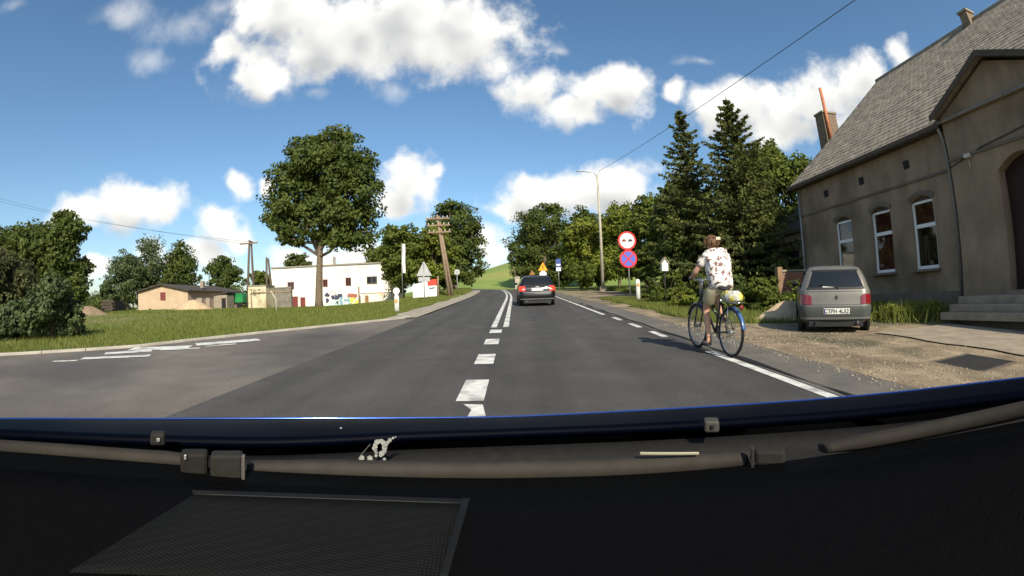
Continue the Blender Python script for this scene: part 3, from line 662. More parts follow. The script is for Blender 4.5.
def spruce(label, x, y, H, Rb, seed, n=9000):
    t = thing('spruce_tree', label, 'tree', (x, y, g(x, y) - .05), group='spruces by the house')
    MB().tube([(0, 0, -.1), (.02, 0, H * .5), (0, .02, H * .995)], [.17, .1, .015], 8).build('trunk', bark, t)
    rg = np.random.default_rng(seed); C, U, V, T = [], [], [], []; bm = MB()
    lv = int(H * 2.7)
    for i in range(lv):
        q = (i + .3) / lv; z = .35 + q * (H - .5); L = Rb * (1 - q) ** .86 * (1 + .16 * math.sin(i * 2.3)) + .1; nb = int(7 + 5 * (1 - q))
        a0 = rg.uniform(0, 6.28)
        for k in range(nb):
            a = a0 + 6.283 * k / nb + rg.uniform(-.25, .25); Lk = L * rg.uniform(.5, 1.2); dr = np.array((math.cos(a), math.sin(a), 0))
            tb = rg.uniform(0, .6)
            m = max(10, int(n / lv / nb * (Lk / L) * (.5 + 1.1 * (1 - q))))
            s = rg.uniform(.1, 1, m); droop = -.28 * s * Lk + .22 * s * s * Lk + q * .5 * s * Lk
            p = dr * (s * Lk)[:, None] + np.array((0, 0, z)) + np.stack([np.zeros(m), np.zeros(m), droop], 1)
            side = np.array((-dr[1], dr[0], 0)); sp = rg.normal(size=m) * .16 * (1.15 - s) * Lk
            p = p + side * sp[:, None] + np.array((0, 0, -1)) * (np.abs(rg.normal(size=m)) * .06)[:, None]
            u = unit(dr * .6 + side * np.sign(sp)[:, None] * .5 + rg.normal(size=(m, 3)) * .3 + np.array((0, 0, -.35)))
            w = unit(np.cross(u, rg.normal(size=(m, 3))))
            l = rg.uniform(.7, 1.3, (m, 1)) * (.2 + .06 * (1 - q))
            C.append(p); U.append(u * l * .55); V.append(w * l * .42); T.append(np.clip(tb + rg.uniform(0, .4, m) + .2 * (s > .8), 0, 1))
            if k % 2 == 0: bm.tube([(0, 0, z), tuple(dr * Lk * .8 + np.array((0, 0, z - .12 * Lk + q * .3 * Lk)))], [.02, .006], 4)
    bm.build('branch', bark, t, kind='stuff')
    quad_mesh('crown', np.concatenate(C), np.concatenate(U), np.concatenate(V), np.concatenate(T), leafS, t)
spruce('slender dark spruce, left of the two, behind the road signs', 10.05, 25.0, 11.3, 3.2, 5, 19000)
spruce('wider dark spruce, right of the two, in front of the annex', 11.45, 21.4, 10.7, 3.9, 6, 28000)
# left side
tree('hedge_tree', 'tall dark tree at the left edge behind the olive bushes', -43, 24.5, blobset(51, 9, 7.8, .2, 9), 9000, .36, leafA, .25, 51)
tree('hedge_tree', 'dark domed tree, rightmost of the clump at the left edge', -34.0, 23.5, blobset(52, 6.0, 7.9, .2, 10), 11000, .3, leafA, .22, 52)
tree('hedge_tree', 'dark tree in the middle of the left clump', -38, 22, blobset(53, 7, 6.6, .1, 9), 8000, .32, leafA, .22, 53)
tree('bush', 'large brownish olive bush at the left edge of the grass', -17.0, 8.6, blobset(54, 3.9, 3.0, -.1, 9), 12000, .15, leafO, .08, 54)
tree('bush', 'greyish green willow bush next to the olive bush', -13.5, 8.9, blobset(55, 2.4, 2.0, -.2, 9), 9500, .13, leafG, .07, 55)
tree('bush', 'low dark bush between the olive bush and the kerb', -14.6, 7.9, blobset(56, 2.0, 1.3, -.2, 8), 6000, .12, leafG, .06, 56)
for i, (px, py, Yd, w, h, sd, m, lb) in enumerate([(128, 285, 62, 11, 9.6, 61, leafG, 'grey green tree, left of the group behind the beige barn'), (152, 285, 66, 13, 13.4, 62, leafG, 'tall grey green tree rising behind the beige barn gable'), (181, 285, 68, 9, 12.4, 63, leafA, 'dark tree behind the roof of the beige barn'), (222, 285, 72, 9, 9.6, 64, leafA, 'rounded dark tree right of the beige barn'), (108, 295, 58, 4, 5, 65, leafG, 'small sparse tree left of the beige barn')]):
    p = aty(px, py, Yd); tree('barn_tree', lb, p.x, Yd, blobset(sd, w, h, .3, 8), 6000, .42, m, .22, sd, 'trees behind the barn')
p = aty(262, 290, 64); tree('barn_tree', 'small tree left of the white building', p.x, 64, blobset(66, 5, 5.4, .2, 7), 3500, .4, leafB, .15, 66)
p = aty(300, 262, 74); tree('barn_tree', 'tree crown just showing over the white building roof', p.x, 74, blobset(67, 7, 9.0, .3, 7), 4500, .42, leafA, .2, 67)
p = aty(375, 262, 72); tree('barn_tree', 'tree crown over the right end of the white building', p.x, 72, blobset(68, 6, 9.5, .3, 7), 4500, .42, leafB, .2, 68)
rg = np.random.default_rng(77)          # far wood along the left horizon, read as one mass
bl = [(x, 120 + rg.uniform(-14, 14), 1 + rg.uniform(2.0, 4.5), rg.uniform(6, 9), 5, rg.uniform(4, 6.5)) for x in np.arange(-330, -48, 7.0)]
fw = foliage('far_wood', bl, 26000, .9, leafA, None, 78, clumps=14); fw['kind'] = 'stuff'
bl = [(x, 165 + rg.uniform(-12, 12), 9 + rg.uniform(1.0, 3.5), rg.uniform(6, 9), 5, rg.uniform(4, 6)) for x in np.arange(14, 150, 7.0)]
fw = foliage('far_wood', bl, 9000, 1.0, leafA, None, 79, clumps=14); fw['kind'] = 'stuff'
# garden shrubs along the right verge
SH = [(6.9, 22.6, 1.4, 1.2, leafA, 'dark shrub right behind the two road signs'), (6.6, 19.6, 1.6, 1.3, leafB, 'leafy shrub in the verge right of the marker post'), (7.3, 17.6, 1.7, 1.35, leafB, 'leafy shrub just left of the cyclist'), (8.0, 16.0, 1.6, 1.3, leafA, 'dark shrub behind the cyclist'), (8.6, 14.6, 1.5, 1.25, leafB, 'leafy shrub right of the cyclist under the spruce'), (9.4, 13.4, 1.5, 1.0, leafB, 'low leafy shrub before the brick wall'), (8.4, 12.6, 1.1, .55, leafC, 'pale low weeds beside the sand heap'), (6.4, 17.0, 1.3, .65, leafC, 'low bright plants along the verge left of the cyclist'), (7.2, 14.8, 1.3, .6, leafC, 'low bright plants behind the bicycle')]
for i, (x, y, w, h, m, lb) in enumerate(SH):
    t = thing('shrub', lb, 'shrub', (x, y, g(x, y) - .05), group='garden shrubs on the right verge')
    mb = MB(); rr = random.Random(i)
    for k in range(7): a = rr.uniform(0, 6.28); mb.tube([(0, 0, -.05), (math.cos(a) * w * .18, math.sin(a) * w * .18, h * .5), (math.cos(a) * w * .4, math.sin(a) * w * .4, h * .85)], [.018, .012, .004], 5)
    mb.build('stem', bark, t)
    foliage('foliage', blobset(80 + i, w * 1.15, h, 0, 7), 3200, .10, m, t, 90 + i, clumps=12)
for i, (px, py, dz, lb) in enumerate([(882, 320, .75, 'pale green weeds against the house just right of the parked car'), (903, 320, .85, 'tall weeds under the middle of the facade'), (925, 319, .8, 'weeds between the third window and the steps'), (865, 312, .6, 'weeds behind the parked hatchback'), (938, 314, .5, 'low weeds at the left end of the steps')]):
    p = plane(px, py); x, y = p.x + 1.0, p.y + .55
    t = thing('weed_clump', lb, 'weeds', (x, y, g(x, y)), group='weeds along the house wall')
    rgw = np.random.default_rng(i); n = 420; C = np.stack([rgw.normal(0, .42, n), rgw.normal(0, .3, n), np.full(n, -.03)], 1)
    V = np.stack([rgw.normal(0, .12, n), rgw.normal(0, .12, n), rgw.uniform(.2, .8, n) * dz], 1); U = unit(np.cross(V, rgw.normal(size=(n, 3)))) * .016
    quad_mesh('blade', C, U, V, rgw.uniform(0, 1, n), grassb, t, tri=True)['kind'] = 'stuff'
    foliage('foliage', [(0, 0, dz * .3, .6, .42, dz * .3)], 900, .07, leafC, t, 190 + i, clumps=30)
# grass on the verges
def grass(xf, n, hmin, hmax, w, seed):
    rgx = np.random.default_rng(seed); P = xf(rgx, n); P = np.array([(x, y, g(x, y) - .035) for x, y in P]); n = len(P)
    V = np.stack([rgx.normal(0, .35, n), rgx.normal(0, .35, n), np.ones(n)], 1) * rgx.uniform(hmin, hmax, (n, 1)); U = unit(np.cross(V, rgx.normal(size=(n, 3)))) * w
    o = quad_mesh('grass', P, U, V, np.clip(rgx.normal(.45, .25, n), 0, 1), grassb, None, tri=True); o['kind'] = 'stuff'
def left_near(rgx, n):
    y = rgx.uniform(3.5, 34, n); e = np.array([min(xedge(v), xc(v) - 4.0) for v in y]); return [(a - .08 - abs(t), v) for a, v, t in zip(e, y, rgx.exponential(6, n)) if a - abs(t) > -40]
grass(left_near, 110000, .04, .16, .010, 1)
def left_far(rgx, n): return list(zip(rgx.uniform(-36, -5.2, n), rgx.uniform(24, 58, n)))
grass(left_far, 60000, .06, .2, .03, 2)
def right_near(rgx, n):
    y = rgx.uniform(10.2, 26, n); return [(max(4.75, lot_right(v) + .1) + abs(t), v) for v, t in zip(y, rgx.exponential(1.8, n))]
grass(right_near, 45000, .05, .22, .010, 3)
def house_foot(rgx, n): y = rgx.uniform(7.6, 16, n); return [(11.4 - abs(t), v) for v, t in zip(y, rgx.exponential(.9, n)) if v > 9.6 or abs(t) < 1.6]
grass(house_foot, 8000, .05, .2, .010, 4)
def right_far(rgx, n): return list(zip(rgx.uniform(8.5, 16, n), rgx.uniform(26, 50, n)))
grass(right_far, 14000, .15, .5, .03, 5)
def bend(rgx, n): y = rgx.uniform(44, 70, n); return [(xc(v) - 4.1 - abs(t), v) for v, t in zip(y, rgx.exponential(2.0, n))]
grass(bend, 16000, .15, .55, .03, 6)
# ------------------------------------------------------------------ buildings and things on the left
def local(mb, o):
    mb.v = [tuple(Vector(v) - Vector(o)) for v in mb.v]; return mb
whitewash = mat('whitewashed wall', (.80, .76, .66), (.88, .84, .75), .8, .85, .15, 12, c3=(.70, .64, .53), s3=.5)
red_frame = mat('dark red window frame', (.14, .03, .025), (.2, .05, .04), 4, .7)
glass_dk = mat('dark window glass', (.02, .022, .025), rough=.08, spec=.6)
WY = 63.0
WB = Vector((-26.0, WY, 1.0))
wb = thing('white_building', 'two-storey flat-roofed white building with graffiti along its foot', 'building', WB)
x0, x1 = aty(271.5, 290, WY).x, aty(390.5, 285, WY).x; WT = aty(330, 265, WY).z
local(MB().box(((x0 + x1) / 2, WY + 3.5, (WT + .8) / 2), (x1 - x0, 7.0, WT - .8)), WB).build('wall', whitewash, wb, .03)
local(MB().box(((x0 + x1) / 2, WY + 3.5, WT + .03), (x1 - x0 + .25, 7.25, .1)), WB).build('roof', concrete, wb)
p = aty(329, 262, WY + 2); local(MB().box((p.x, WY + 2, WT + .6), (1.7, 1.3, 1.6)), WB).build('chimney', whitewash, wb, .02)
local(MB().box((x1 + .011, WY + 3.5, (WT + .8) / 2), (.02, 7.0, WT - .82)), WB).build('side_wall_shade', mat('shaded whitewash', (.18, .165, .14), (.24, .22, .19), 2, .9), wb)  # grey sheet over the white end wall, its shade put into the colour
for px, py, w, h in ((291, 285.5, 1.05, 1.0), (325.5, 283, .7, 1.0), (348.5, 281.5, .8, 1.1), (372, 280, 1.5, 1.0)):
    p = aty(px, py, WY)
    wd = local(MB().box((p.x, WY - .02, p.z), (w, .12, h)), WB).build('window', glass_dk, wb)
    f = MB()
    for sx in (-1, 0, 1): f.box((p.x + sx * (w / 2 - .04 * abs(sx)), WY - .1, p.z), (.1, .06, h))
    for sz in (-1, 1): f.box((p.x, WY - .102, p.z + sz * (h / 2 - .04)), (w, .06, .1))
    local(f, WB).build('frame', red_frame if w < 1.2 else mat('grey frame', (.12, .11, .1), rough=.8), wd)
for px, w, h in ((295, 1.0, 1.75), (303, .8, 1.6), (319, .9, 1.7)):
    p = aty(px, 302, WY); local(MB().box((p.x, WY - .02, 1.15 + h / 2), (w, .1, h)), WB).build('door', red_frame, wb)
local(MB().box(((x0 + x1) / 2, WY - .1, WT - .06), (x1 - x0 + .1, .14, .12)), WB).build('gutter', mat('grey sheet', (.25, .24, .2)), wb)
local(MB().tube([(x1 - .3, WY - .12, WT - .1), (x1 - .3, WY - .12, 1.2)], .07, 8), WB).build('downpipe', zinc, wb)
# low white annex wall in front of the right end, with orange stains, and the painted letters
p0 = aty(361, 300, WY - 1.6); p1 = aty(391.5, 300, WY - 1.6)
fw_ = thing('yard_wall', 'low white yard wall with orange smears, right end of the white building', 'wall', (p0.x, WY - 1.6, 1.1))
MB().box(((p1.x - p0.x) / 2, 0, .85), (p1.x - p0.x, .25, 2.0)).build('wall', mat('stained whitewash', (.80, .76, .66), (.74, .66, .52), .9, .85, c3=(.62, .42, .22), s3=1.1), fw_, .015)
MB().box(((p1.x - p0.x) / 2, 0, 1.9), (p1.x - p0.x + .1, .33, .1)).build('coping', concrete, fw_)
MB().box((.9, -.14, .95), (.5, .04, 1.3)).build('hatch', mat('rust brown', (.2, .11, .05), (.3, .17, .08), 4, .9), fw_)
MB().box((-.25, -.1, 1.4), (.16, .16, 2.9)).build('post', mat('wooden post', (.2, .12, .07)), fw_)
gr = random.Random(4)
def splash(px0, px1, py0, py1, col, n, name, seed):
    rs_ = random.Random(seed); mm = mat('graffiti ' + name, col, rough=.6); mb = MB()
    for i in range(n):
        px = rs_.uniform(px0, px1); py = rs_.uniform(py0, py1); c = aty(px, py, WY - .03); k = 9; rx, rz = rs_.uniform(.15, .45), rs_.uniform(.12, .34)
        dy = WY - .015 - .0012 * (i + 10 * seed)
        pts = [(c.x + math.cos(6.283 * j / k) * rx * rs_.uniform(.6, 1.2), dy, c.z + math.sin(6.283 * j / k) * rz * rs_.uniform(.6, 1.2)) for j in range(k)]
        mb.add(pts, [tuple(range(k))])
    local(mb, WB).build('graffiti', mm, wb, kind='stuff')
splash(326, 350, 302, 306, (.50, .68, .58), 26, 'mint', 1); splash(326, 341, 294, 304, (.05, .06, .10), 15, 'navy', 2); splash(338, 352, 298, 304, (.22, .36, .42), 12, 'teal', 3); splash(351, 360, 298, 305, (.62, .66, .12), 14, 'lime', 4); splash(349, 358, 295.0, 296.2, (.35, .12, .08), 7, 'maroon', 5)
local(MB().tube([tuple(aty(328, 297, WY - .1)), tuple(aty(333, 290, WY - .1)), tuple(aty(337, 296, WY - .1))], .03, 5), WB).build('gable_line', red_frame, wb)

BO = Vector((-43, 50, .9))
barn = thing('barn', 'low beige barn with a gable end and small dark openings', 'building', BO)
A = Vector((-48.8, 47.2, 0)); B = Vector((-40.3, 48.2, 0)); D = (B - A); Nn = Vector((-D.y, D.x, 0)).normalized(); Lb = 11.0
beige = mat('beige render', (.42, .31, .20), (.52, .39, .27), 1, .9, .2, 10); pinkish = mat('shaded pinkish render', (.30, .20, .155), (.37, .26, .2), 1, .9)  # long wall's darker pinkish tone has its shade painted in
C2, D2 = B + Nn * Lb + Vector((2.6, 0, 0)), A + Nn * Lb + Vector((2.6, 0, 0))
z0, z1, zp = .6, 3.55, 4.35
Mid = (A + B) / 2; Mid2 = (C2 + D2) / 2
def P3(v, z): return (v.x, v.y, z)
local(MB().add([P3(A, z0), P3(B, z0), P3(B, z1), P3(Mid, zp), P3(A, z1)], [(0, 1, 2, 3, 4)]).add([P3(D2, z0), P3(C2, z0), P3(C2, z1), P3(Mid2, zp), P3(D2, z1), P3(A, z0), P3(A, z1)], [(0, 1, 2, 3, 4), (0, 5, 6, 4)]), BO).build('gable_wall', beige, barn)
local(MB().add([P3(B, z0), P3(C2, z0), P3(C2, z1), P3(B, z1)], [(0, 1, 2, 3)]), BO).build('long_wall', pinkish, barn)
ov = D.normalized() * .4; ob = Nn * .4
rfm = mat('dark felt roof', (.05, .042, .036), (.08, .068, .056), 3, .9)
local(MB().prism([P3(B + ov - ob, z1 - .02), P3(Mid - ob, zp + .08), P3(A - ov - ob, z1 - .02), P3(A - ov - ob, z1 + .12), P3(Mid - ob, zp + .24), P3(B + ov - ob, z1 + .12)], (C2 - B) + ob * 2), BO).build('roof', rfm, barn)
def onwall(a, b, t, z, w, h, name, m, off):
    c = a + (b - a) * t; an = math.atan2((b - a).y, (b - a).x); n = Vector((math.sin(an), -math.cos(an), 0))
    local(MB().box(P3(c + n * off, z), (w, .08, h), (0, 0, an)), BO).build(name, m, barn)
onwall(A, B, .52, 3.0, .85, 1.0, 'window', red_frame, .03); onwall(A, B, .25, 1.3, .4, .3, 'vent', room_dark, .03); onwall(A, B, .75, 1.3, .4, .3, 'vent', room_dark, .03)
onwall(B, C2, .55, 2.75, .8, 1.2, 'window', room_dark, .03); onwall(B, C2, .2, 1.5, .9, .7, 'window', room_dark, .03); onwall(B, C2, .75, 1.5, .8, .8, 'door', room_dark, .03)
local(MB().box(P3(Mid2 * .35 + Mid * .65 + D * .4, 4.5), (.5, .5, .9)), BO).build('chimney', concrete, barn)
# yard objects
def base_at(px, Yd, py=300): p = aty(px, py, Yd); return Vector((p.x, Yd, g(p.x, Yd)))
b = base_at(238.5, 47); tr_ = thing('trailer', 'trailer under a bright green tarpaulin right of the barn', 'trailer', b)
MB().box((0, 0, 1.15), (2.5, 2.0, .9)).box((0, 0, 1.66), (2.3, 2.04, .14)).build('tarpaulin', mat('green tarpaulin', (.02, .20, .055), (.03, .26, .08), 2, .5), tr_, .05)
MB().box((0, 0, .6), (2.4, 1.9, .16)).build('chassis', black_pl, tr_)
MB().tube([(-1.2, -.3, .6), (-1.9, -.4, .5)], .05).build('drawbar', black_pl, tr_)
for s in (-.7, .7): MB().lathe((s, -1.0, .33), (0, 1, 0), [(.3, 0), (.33, .05), (.33, .15), (.3, .2)], 16).build('wheel', black_m, tr_)
b = base_at(261.5, 37); ct = thing('garage_box', 'cream metal box garage sprayed with dark scrawled letters', 'garage', b)
cream = mat('cream sheet metal', (.50, .46, .30), (.60, .56, .38), 2.5, .7, c3=(.40, .33, .2), s3=1.5)
MB().box((0, 0, .95), (1.9, 1.6, 2.0)).build('body', cream, ct, .02)
MB().box((0, 0, 2.0), (2.02, 1.72, .08)).build('roof', mat('grey sheet', (.25, .24, .2), rough=.7), ct)
scr = mat('dark spray paint', (.06, .055, .05), rough=.6)
for dx, pts in ((-.6, [(-.12, .3), (.12, .32), (.02, .3), (.0, -.1), (-.15, -.05)]), (-.2, [(.14, .25), (-.1, .3), (-.12, .1), (.1, .05), (.1, -.15), (-.14, -.12)]), (.25, [(-.12, .3), (.12, .32), (.02, .3), (.0, -.1), (-.15, -.05)])):
    MB().tube([(dx + a * 1.2, -.82, 1.35 + c_z) for a, c_z in pts], .028, 5).build('spray_letter', scr, ct)
b = base_at(280.5, 38); gw = thing('yard_wall', 'mottled grey block wall between the cream garage and white building', 'wall', b)
MB().box((0, 0, .85), (2.4, .3, 1.9)).build('wall', mat('mottled grey wall', (.13, .12, .10), (.24, .22, .18), 2.5, .95, .5, 10), gw, .03)
MB().box((0, 0, 1.84), (2.5, .38, .08)).build('coping', concrete, gw)
b = base_at(224, 45); shd = thing('small_shed', 'small grey concrete hut with a dark opening before the barn', 'shed', b)
MB().box((0, 0, .75), (1.9, 1.5, 1.6)).build('wall', concrete, shd, .03); MB().prism([(-1.05, -.85, 1.5), (1.05, -.85, 1.75), (1.05, -.85, 1.87), (-1.05, -.85, 1.62)], (0, 1.7, 0)).build('roof', rfm, shd); MB().box((.5, -.76, .6), (.6, .04, 1.2)).build('opening', room_dark, shd)
b = base_at(203, 44); cb = thing('concrete_block', 'two grey concrete upright slabs in front of the barn wall', 'concrete slabs', b)
MB().box((-.5, 0, .6), (.8, .2, 1.4)).build('slab', concrete, cb, .02); MB().box((.75, 0, .6), (.6, .2, 1.35), (0, .05, 0)).build('slab', concrete, cb, .02)
def heap(label, b, rx, ry, h, m, seed, name='sand_heap'):
    t = thing(name, label, 'sand heap', b); rs_ = random.Random(seed); P = []
    for i in range(13):
        P.append([(rx * (1.25 - 1.25 * i / 12) * math.cos(6.283 * k / 28) * (1 + .12 * math.sin(3 * k + seed)), ry * (1.25 - 1.25 * i / 12) * math.sin(6.283 * k / 28), h * (1 - math.cos(math.pi * i / 12)) / 2 - .12 + rs_.uniform(-.03, .03) * h * (i < 12)) for k in range(28)])
    for r_ in P: r_.append(r_[0])
    MB().grid(P).build('heap', m, t)
    mb = MB()
    for i in range(14): a = rs_.uniform(0, 6.28); q = rs_.uniform(.9, 1.2); mb.box((rx * q * math.cos(a), ry * q * math.sin(a), .0), (.1, .08, .08), (rs_.random(), rs_.random(), rs_.random()))
    mb.build('clod', m, t, kind='stuff')
sand = mat('sand', (.44, .31, .18), (.56, .42, .26), 3, .95, .6, 14)
heap('pale sand heap on the grass before the beige barn', base_at(193, 33), 2.3, 1.5, 1.0, sand, 3)
heap('earth heap half hidden behind the parked hatchback', gp(7.6, 11.6), 1.3, .8, .62, sand, 5)
heap('bare brown earth mound at the foot of the left bushes', base_at(88, 22), 2.0, 1.2, .7, mat('earth', (.2, .145, .09), (.28, .2, .13), 3, .95, .5, 10), 8, 'earth_mound')
b = base_at(113, 33); cr_ = thing('timber_crate', 'dark open timber crate standing in the left meadow', 'crate', b)
for k in range(4): MB().box((0, -.6, .2 + k * .26), (2.3, .06, .2)).build('slat', trim_dk, cr_)
for s in (-1, 1): MB().box((s * 1.1, 0, .5), (.08, 1.2, 1.1)).build('end_panel', trim_dk, cr_)
MB().box((0, .6, .5), (2.3, .06, 1.1)).build('back_panel', trim_dk, cr_)

# ------------------------------------------------------------------ poles, wires, signs
timber = mat('weathered timber pole', (.20, .14, .09), (.30, .22, .15), 6, .9, .5, 20)
conc_pole = mat('concrete pole', (.36, .32, .25), (.45, .41, .33), 4, .85)
insul = mat('insulator porcelain', (.55, .53, .48), rough=.3)
def apole(label, px, py, Yd, pyt, spread_, m, arms=0, pxt=None):
    b = base_at(px, Yd, py); top = aty(pxt if pxt else px, pyt, Yd)
    t = thing('power_pole', label, 'pole', b); H = top.z - b.z; dx = top.x - b.x
    MB().tube([(0, 0, -.3), (dx, 0, H)], [.15, .1], 10).build('shaft', m, t)
    if spread_: MB().tube([(spread_, .2, -.3), (dx + .12, .15, H - .1)], [.15, .1], 10).build('shaft', m, t)
    for k in range(arms):
        z = H - .35 - k * .62; xk = dx * z / H
        a = MB().box((xk, -.14, z), (2.1, .1, .13)).build('crossarm', timber, t, .01)
        for s in (-.9, -.5, .5, .9): MB().lathe((xk + s, -.14, z + .06), (0, 0, 1), [(.02, 0), (.05, .03), (.05, .12), (.03, .17)], 8).build('insulator', insul, a)
    return b + Vector((dx, 0, H))
P1 = apole('leaning timber telegraph pole with three crossarms on the left verge', 450, 296, 41, 215, .28, timber, 3, 437)
P2 = apole('twin-legged dark pole left of the cream garage', 248, 310, 40, 240, .8, mat('dark pole', (.085, .065, .05), (.13, .1, .075), 5, .9), 1, 249.5)
P3p = apole('short thick twin pole standing behind the cream garage', 267.5, 305, 43, 257.5, .75, mat('dark pole', (.085, .065, .05)), 0, 266.5)
b = base_at(275.5, 25, 322); rk = thing('pipe_frame', 'leaning pale pipe post carrying a horizontal bar at the grass edge', 'pipe frame', b)
top = aty(271, 291, 25)
MB().tube([(.1, 0, -.2), (.06, 0, .7), (top.x - b.x, 0, top.z - b.z)], .05, 8).build('post', conc_pole, rk)
l0 = aty(251, 293.5, 25); l1 = aty(291, 291.5, 25)
MB().tube([(l0.x - b.x, 0, l0.z - b.z), (l1.x - b.x, 0, l1.z - b.z)], .045, 8).build('bar', timber, rk)
MB().tube([(l0.x - b.x, 0, l0.z - b.z), (l0.x - b.x + .05, 0, -.2)], .04, 8).build('post', timber, rk)
# street lamp
b = gp(7.87, 41.5); lt = thing('street_lamp', 'tall concrete street lamp with short arm, right side of the road', 'street lamp', b)
H = 10.55
MB().tube([(0, 0, -.2), (0, 0, H)], [.16, .085], 12).build('pole', conc_pole, lt)
MB().tube([(0, 0, H - .15), (-.25, 0, H + .3), (-1.35, -.05, H + .42)], [.05, .04, .035], 8).build('arm', metal_grey, lt)
MB().loft([[(x, -.05 + .11 * k * math.cos(t), H + .42 + .05 * k * math.sin(t)) for t in [6.283 * j / 10 for j in range(10)]] for x, k in ((-1.25, .5), (-1.5, 1.0), (-1.85, .9), (-1.98, .3))]).build('lamp_head', metal_grey, lt)
MB().tube([(0, 0, H - .1), (.25, 0, H + .55)], .03, 6).build('bracket', metal_grey, lt)
MB().box((0, 0, .12), (.6, .6, .5)).build('footing', concrete, lt, .03)
LTOP = b + Vector((.25, 0, H + .5))
def cable(label, a, c, sag, r=.018):
    a, c = Vector(a), Vector(c); pts = [a + (c - a) * t + Vector((0, 0, -4 * sag * t * (1 - t))) for t in [k / 16 for k in range(17)]]
    tag(local(MB().tube(pts, r, 5), a).build('overhead_cable', black_pl), label, 'cable').location = a
cable('black overhead cable rising from the street lamp over the house', LTOP, aty(875, -14, 9.5), .35, .016)
q = aty(-40, 186, 26)
cable('upper thin wire running left from the twin-legged pole', P2 + Vector((-.8, -.14, -.3)), q, .7, .012)
cable('lower thin wire running left from the twin-legged pole', P2 + Vector((.8, -.14, -.3)), q + Vector((.6, 1, -.6)), .8, .012)
# signs
sign_white = mat('sign white', (.80, .79, .76), rough=.4); sign_red = mat('sign red', (.62, .03, .03), rough=.4); sign_blue = mat('sign blue', (.10, .13, .50), rough=.4); sign_black = mat('sign black', (.02, .02, .02), rough=.5); sign_back = mat('sign back grey', (.38, .39, .38), (.45, .45, .44), 5, .5, metal=.3)
sign_orange = mat('sign orange', (.85, .36, .02), rough=.4)
def disc(r, t=.012, n=32): return MB().lathe((0, 0, 0), (0, -1, 0), [(r - .006, 0), (r, .004), (r, t)], n, False)
def flat(pts, y, name, m, par): return MB().prism([(x, y, z) for x, z in pts], (0, -.003, 0)).build(name, m, par)
b = gp(5.84, 23.3); sg_ = thing('road_sign', 'round no overtaking sign above blue no stopping sign on one post', 'road sign', b)
MB().tube([(0, .05, -.2), (-.06, .05, 3.5)], .035, 10).build('post', metal_grey, sg_)
d1_ = disc(.48).build('sign_disc', sign_red, sg_); d1_.location = (-.06, 0, 3.02)
flat([(.385 * math.cos(6.283 * k / 32), .385 * math.sin(6.283 * k / 32)) for k in range(32)], -.013, 'white_field', sign_white, d1_)
carp = [(-.13, -.075), (-.13, .0), (-.10, .01), (-.07, .075), (.07, .075), (.10, .01), (.13, .0), (.13, -.075), (.09, -.075), (.09, -.045), (-.09, -.045), (-.09, -.075)]
flat([(x * .95 - .165, z) for x, z in carp], -.018, 'car_symbol', mat('sign dark red', (.2, .02, .02), rough=.5), d1_); flat([(x * .95 + .165, z) for x, z in carp], -.018, 'car_symbol', sign_black, d1_)
d2_ = disc(.46).build('sign_disc', sign_red, sg_); d2_.location = (-.035, 0, 2.09)
flat([(.37 * math.cos(6.283 * k / 32), .37 * math.sin(6.283 * k / 32)) for k in range(32)], -.013, 'blue_field', sign_blue, d2_)
for a in (45, -45):
    c, s = math.cos(R(a)), math.sin(R(a)); flat([(x * c - z * s, x * s + z * c) for x, z in ((-.37, -.035), (.37, -.035), (.37, .035), (-.37, .035))], -.018 - .004 * (a > 0), 'red_bar', sign_red, d2_)
def marker(label, b, H):
    t = thing('marker_post', label, 'marker post', b, group='white roadside marker posts')
    MB().loft([[(.11 * k * math.cos(a), .075 * k * math.sin(a), z) for a in [6.283 * j / 12 for j in range(12)]] for z, k in ((-.1, 1), (H - .1, .95), (H, .6))]).build('post', white_paint, t)
    MB().box((0, -.075, H - .28), (.12, .02, .16)).build('reflector', mat('amber reflector', (.6, .3, .08), rough=.3), t)
    return t
marker('white plastic marker post right of the round road signs', gp(5.95, 22.2), 1.05)
mk = marker('white marker post with round head before the white building', gp(-5.0, 19.4), .74)
MB().lathe((0, .03, .88), (0, -1, 0), [(.14, 0), (.15, .03), (.14, .06)], 20).build('round_head', white_paint, mk)
b = gp(-6.45, 33.0); ts = thing('road_sign', 'triangular road sign seen from its grey back with plate below', 'road sign', b)
MB().tube([(0, 0, -.2), (0, 0, 2.6)], .035, 8).build('post', metal_grey, ts)
MB().prism([(-.56, .06, 1.72), (.56, .06, 1.72), (.04, .06, 2.72), (-.04, .06, 2.72)], (0, .02, 0)).build('sign_plate', sign_back, ts)
MB().box((0, .06, 1.48), (.86, .02, .3)).build('sub_plate', sign_back, ts)
b = gp(-5.9, 48); rs2 = thing('road_sign', 'small round sign seen from behind at the foot of the dark tree', 'road sign', b)
MB().tube([(0, 0, -.2), (0, 0, 2.3)], .035, 8).build('post', metal_grey, rs2); o = disc(.3).build('sign_disc', sign_back, rs2); o.location = (0, .05, 2.25)
b = Vector((aty(543, 270, 50).x, 50, g(3, 50))); ws = thing('road_sign', 'orange triangular warning sign over a white disc, beyond the black car', 'road sign', b)
MB().tube([(0, 0, -.2), (0, 0, 2.9)], .035, 8).build('post', metal_grey, ws)
MB().prism([(-.5, -.05, 2.15), (.5, -.05, 2.15), (0, -.05, 3.05)], (0, .02, 0)).build('warning_triangle', sign_orange, ws)
flat([(-.05, 2.3), (.05, 2.3), (.05, 2.7), (-.05, 2.7)], -.055, 'warning_symbol', sign_black, ws)
o = disc(.38).build('sign_disc', sign_white, ws); o.location = (0, -.05, 1.74)
b = Vector((aty(558.5, 270, 47).x, 47, g(4.4, 47))); bs = thing('road_sign', 'tall blue and white stop sign plate beside the bright bushes', 'road sign', b)
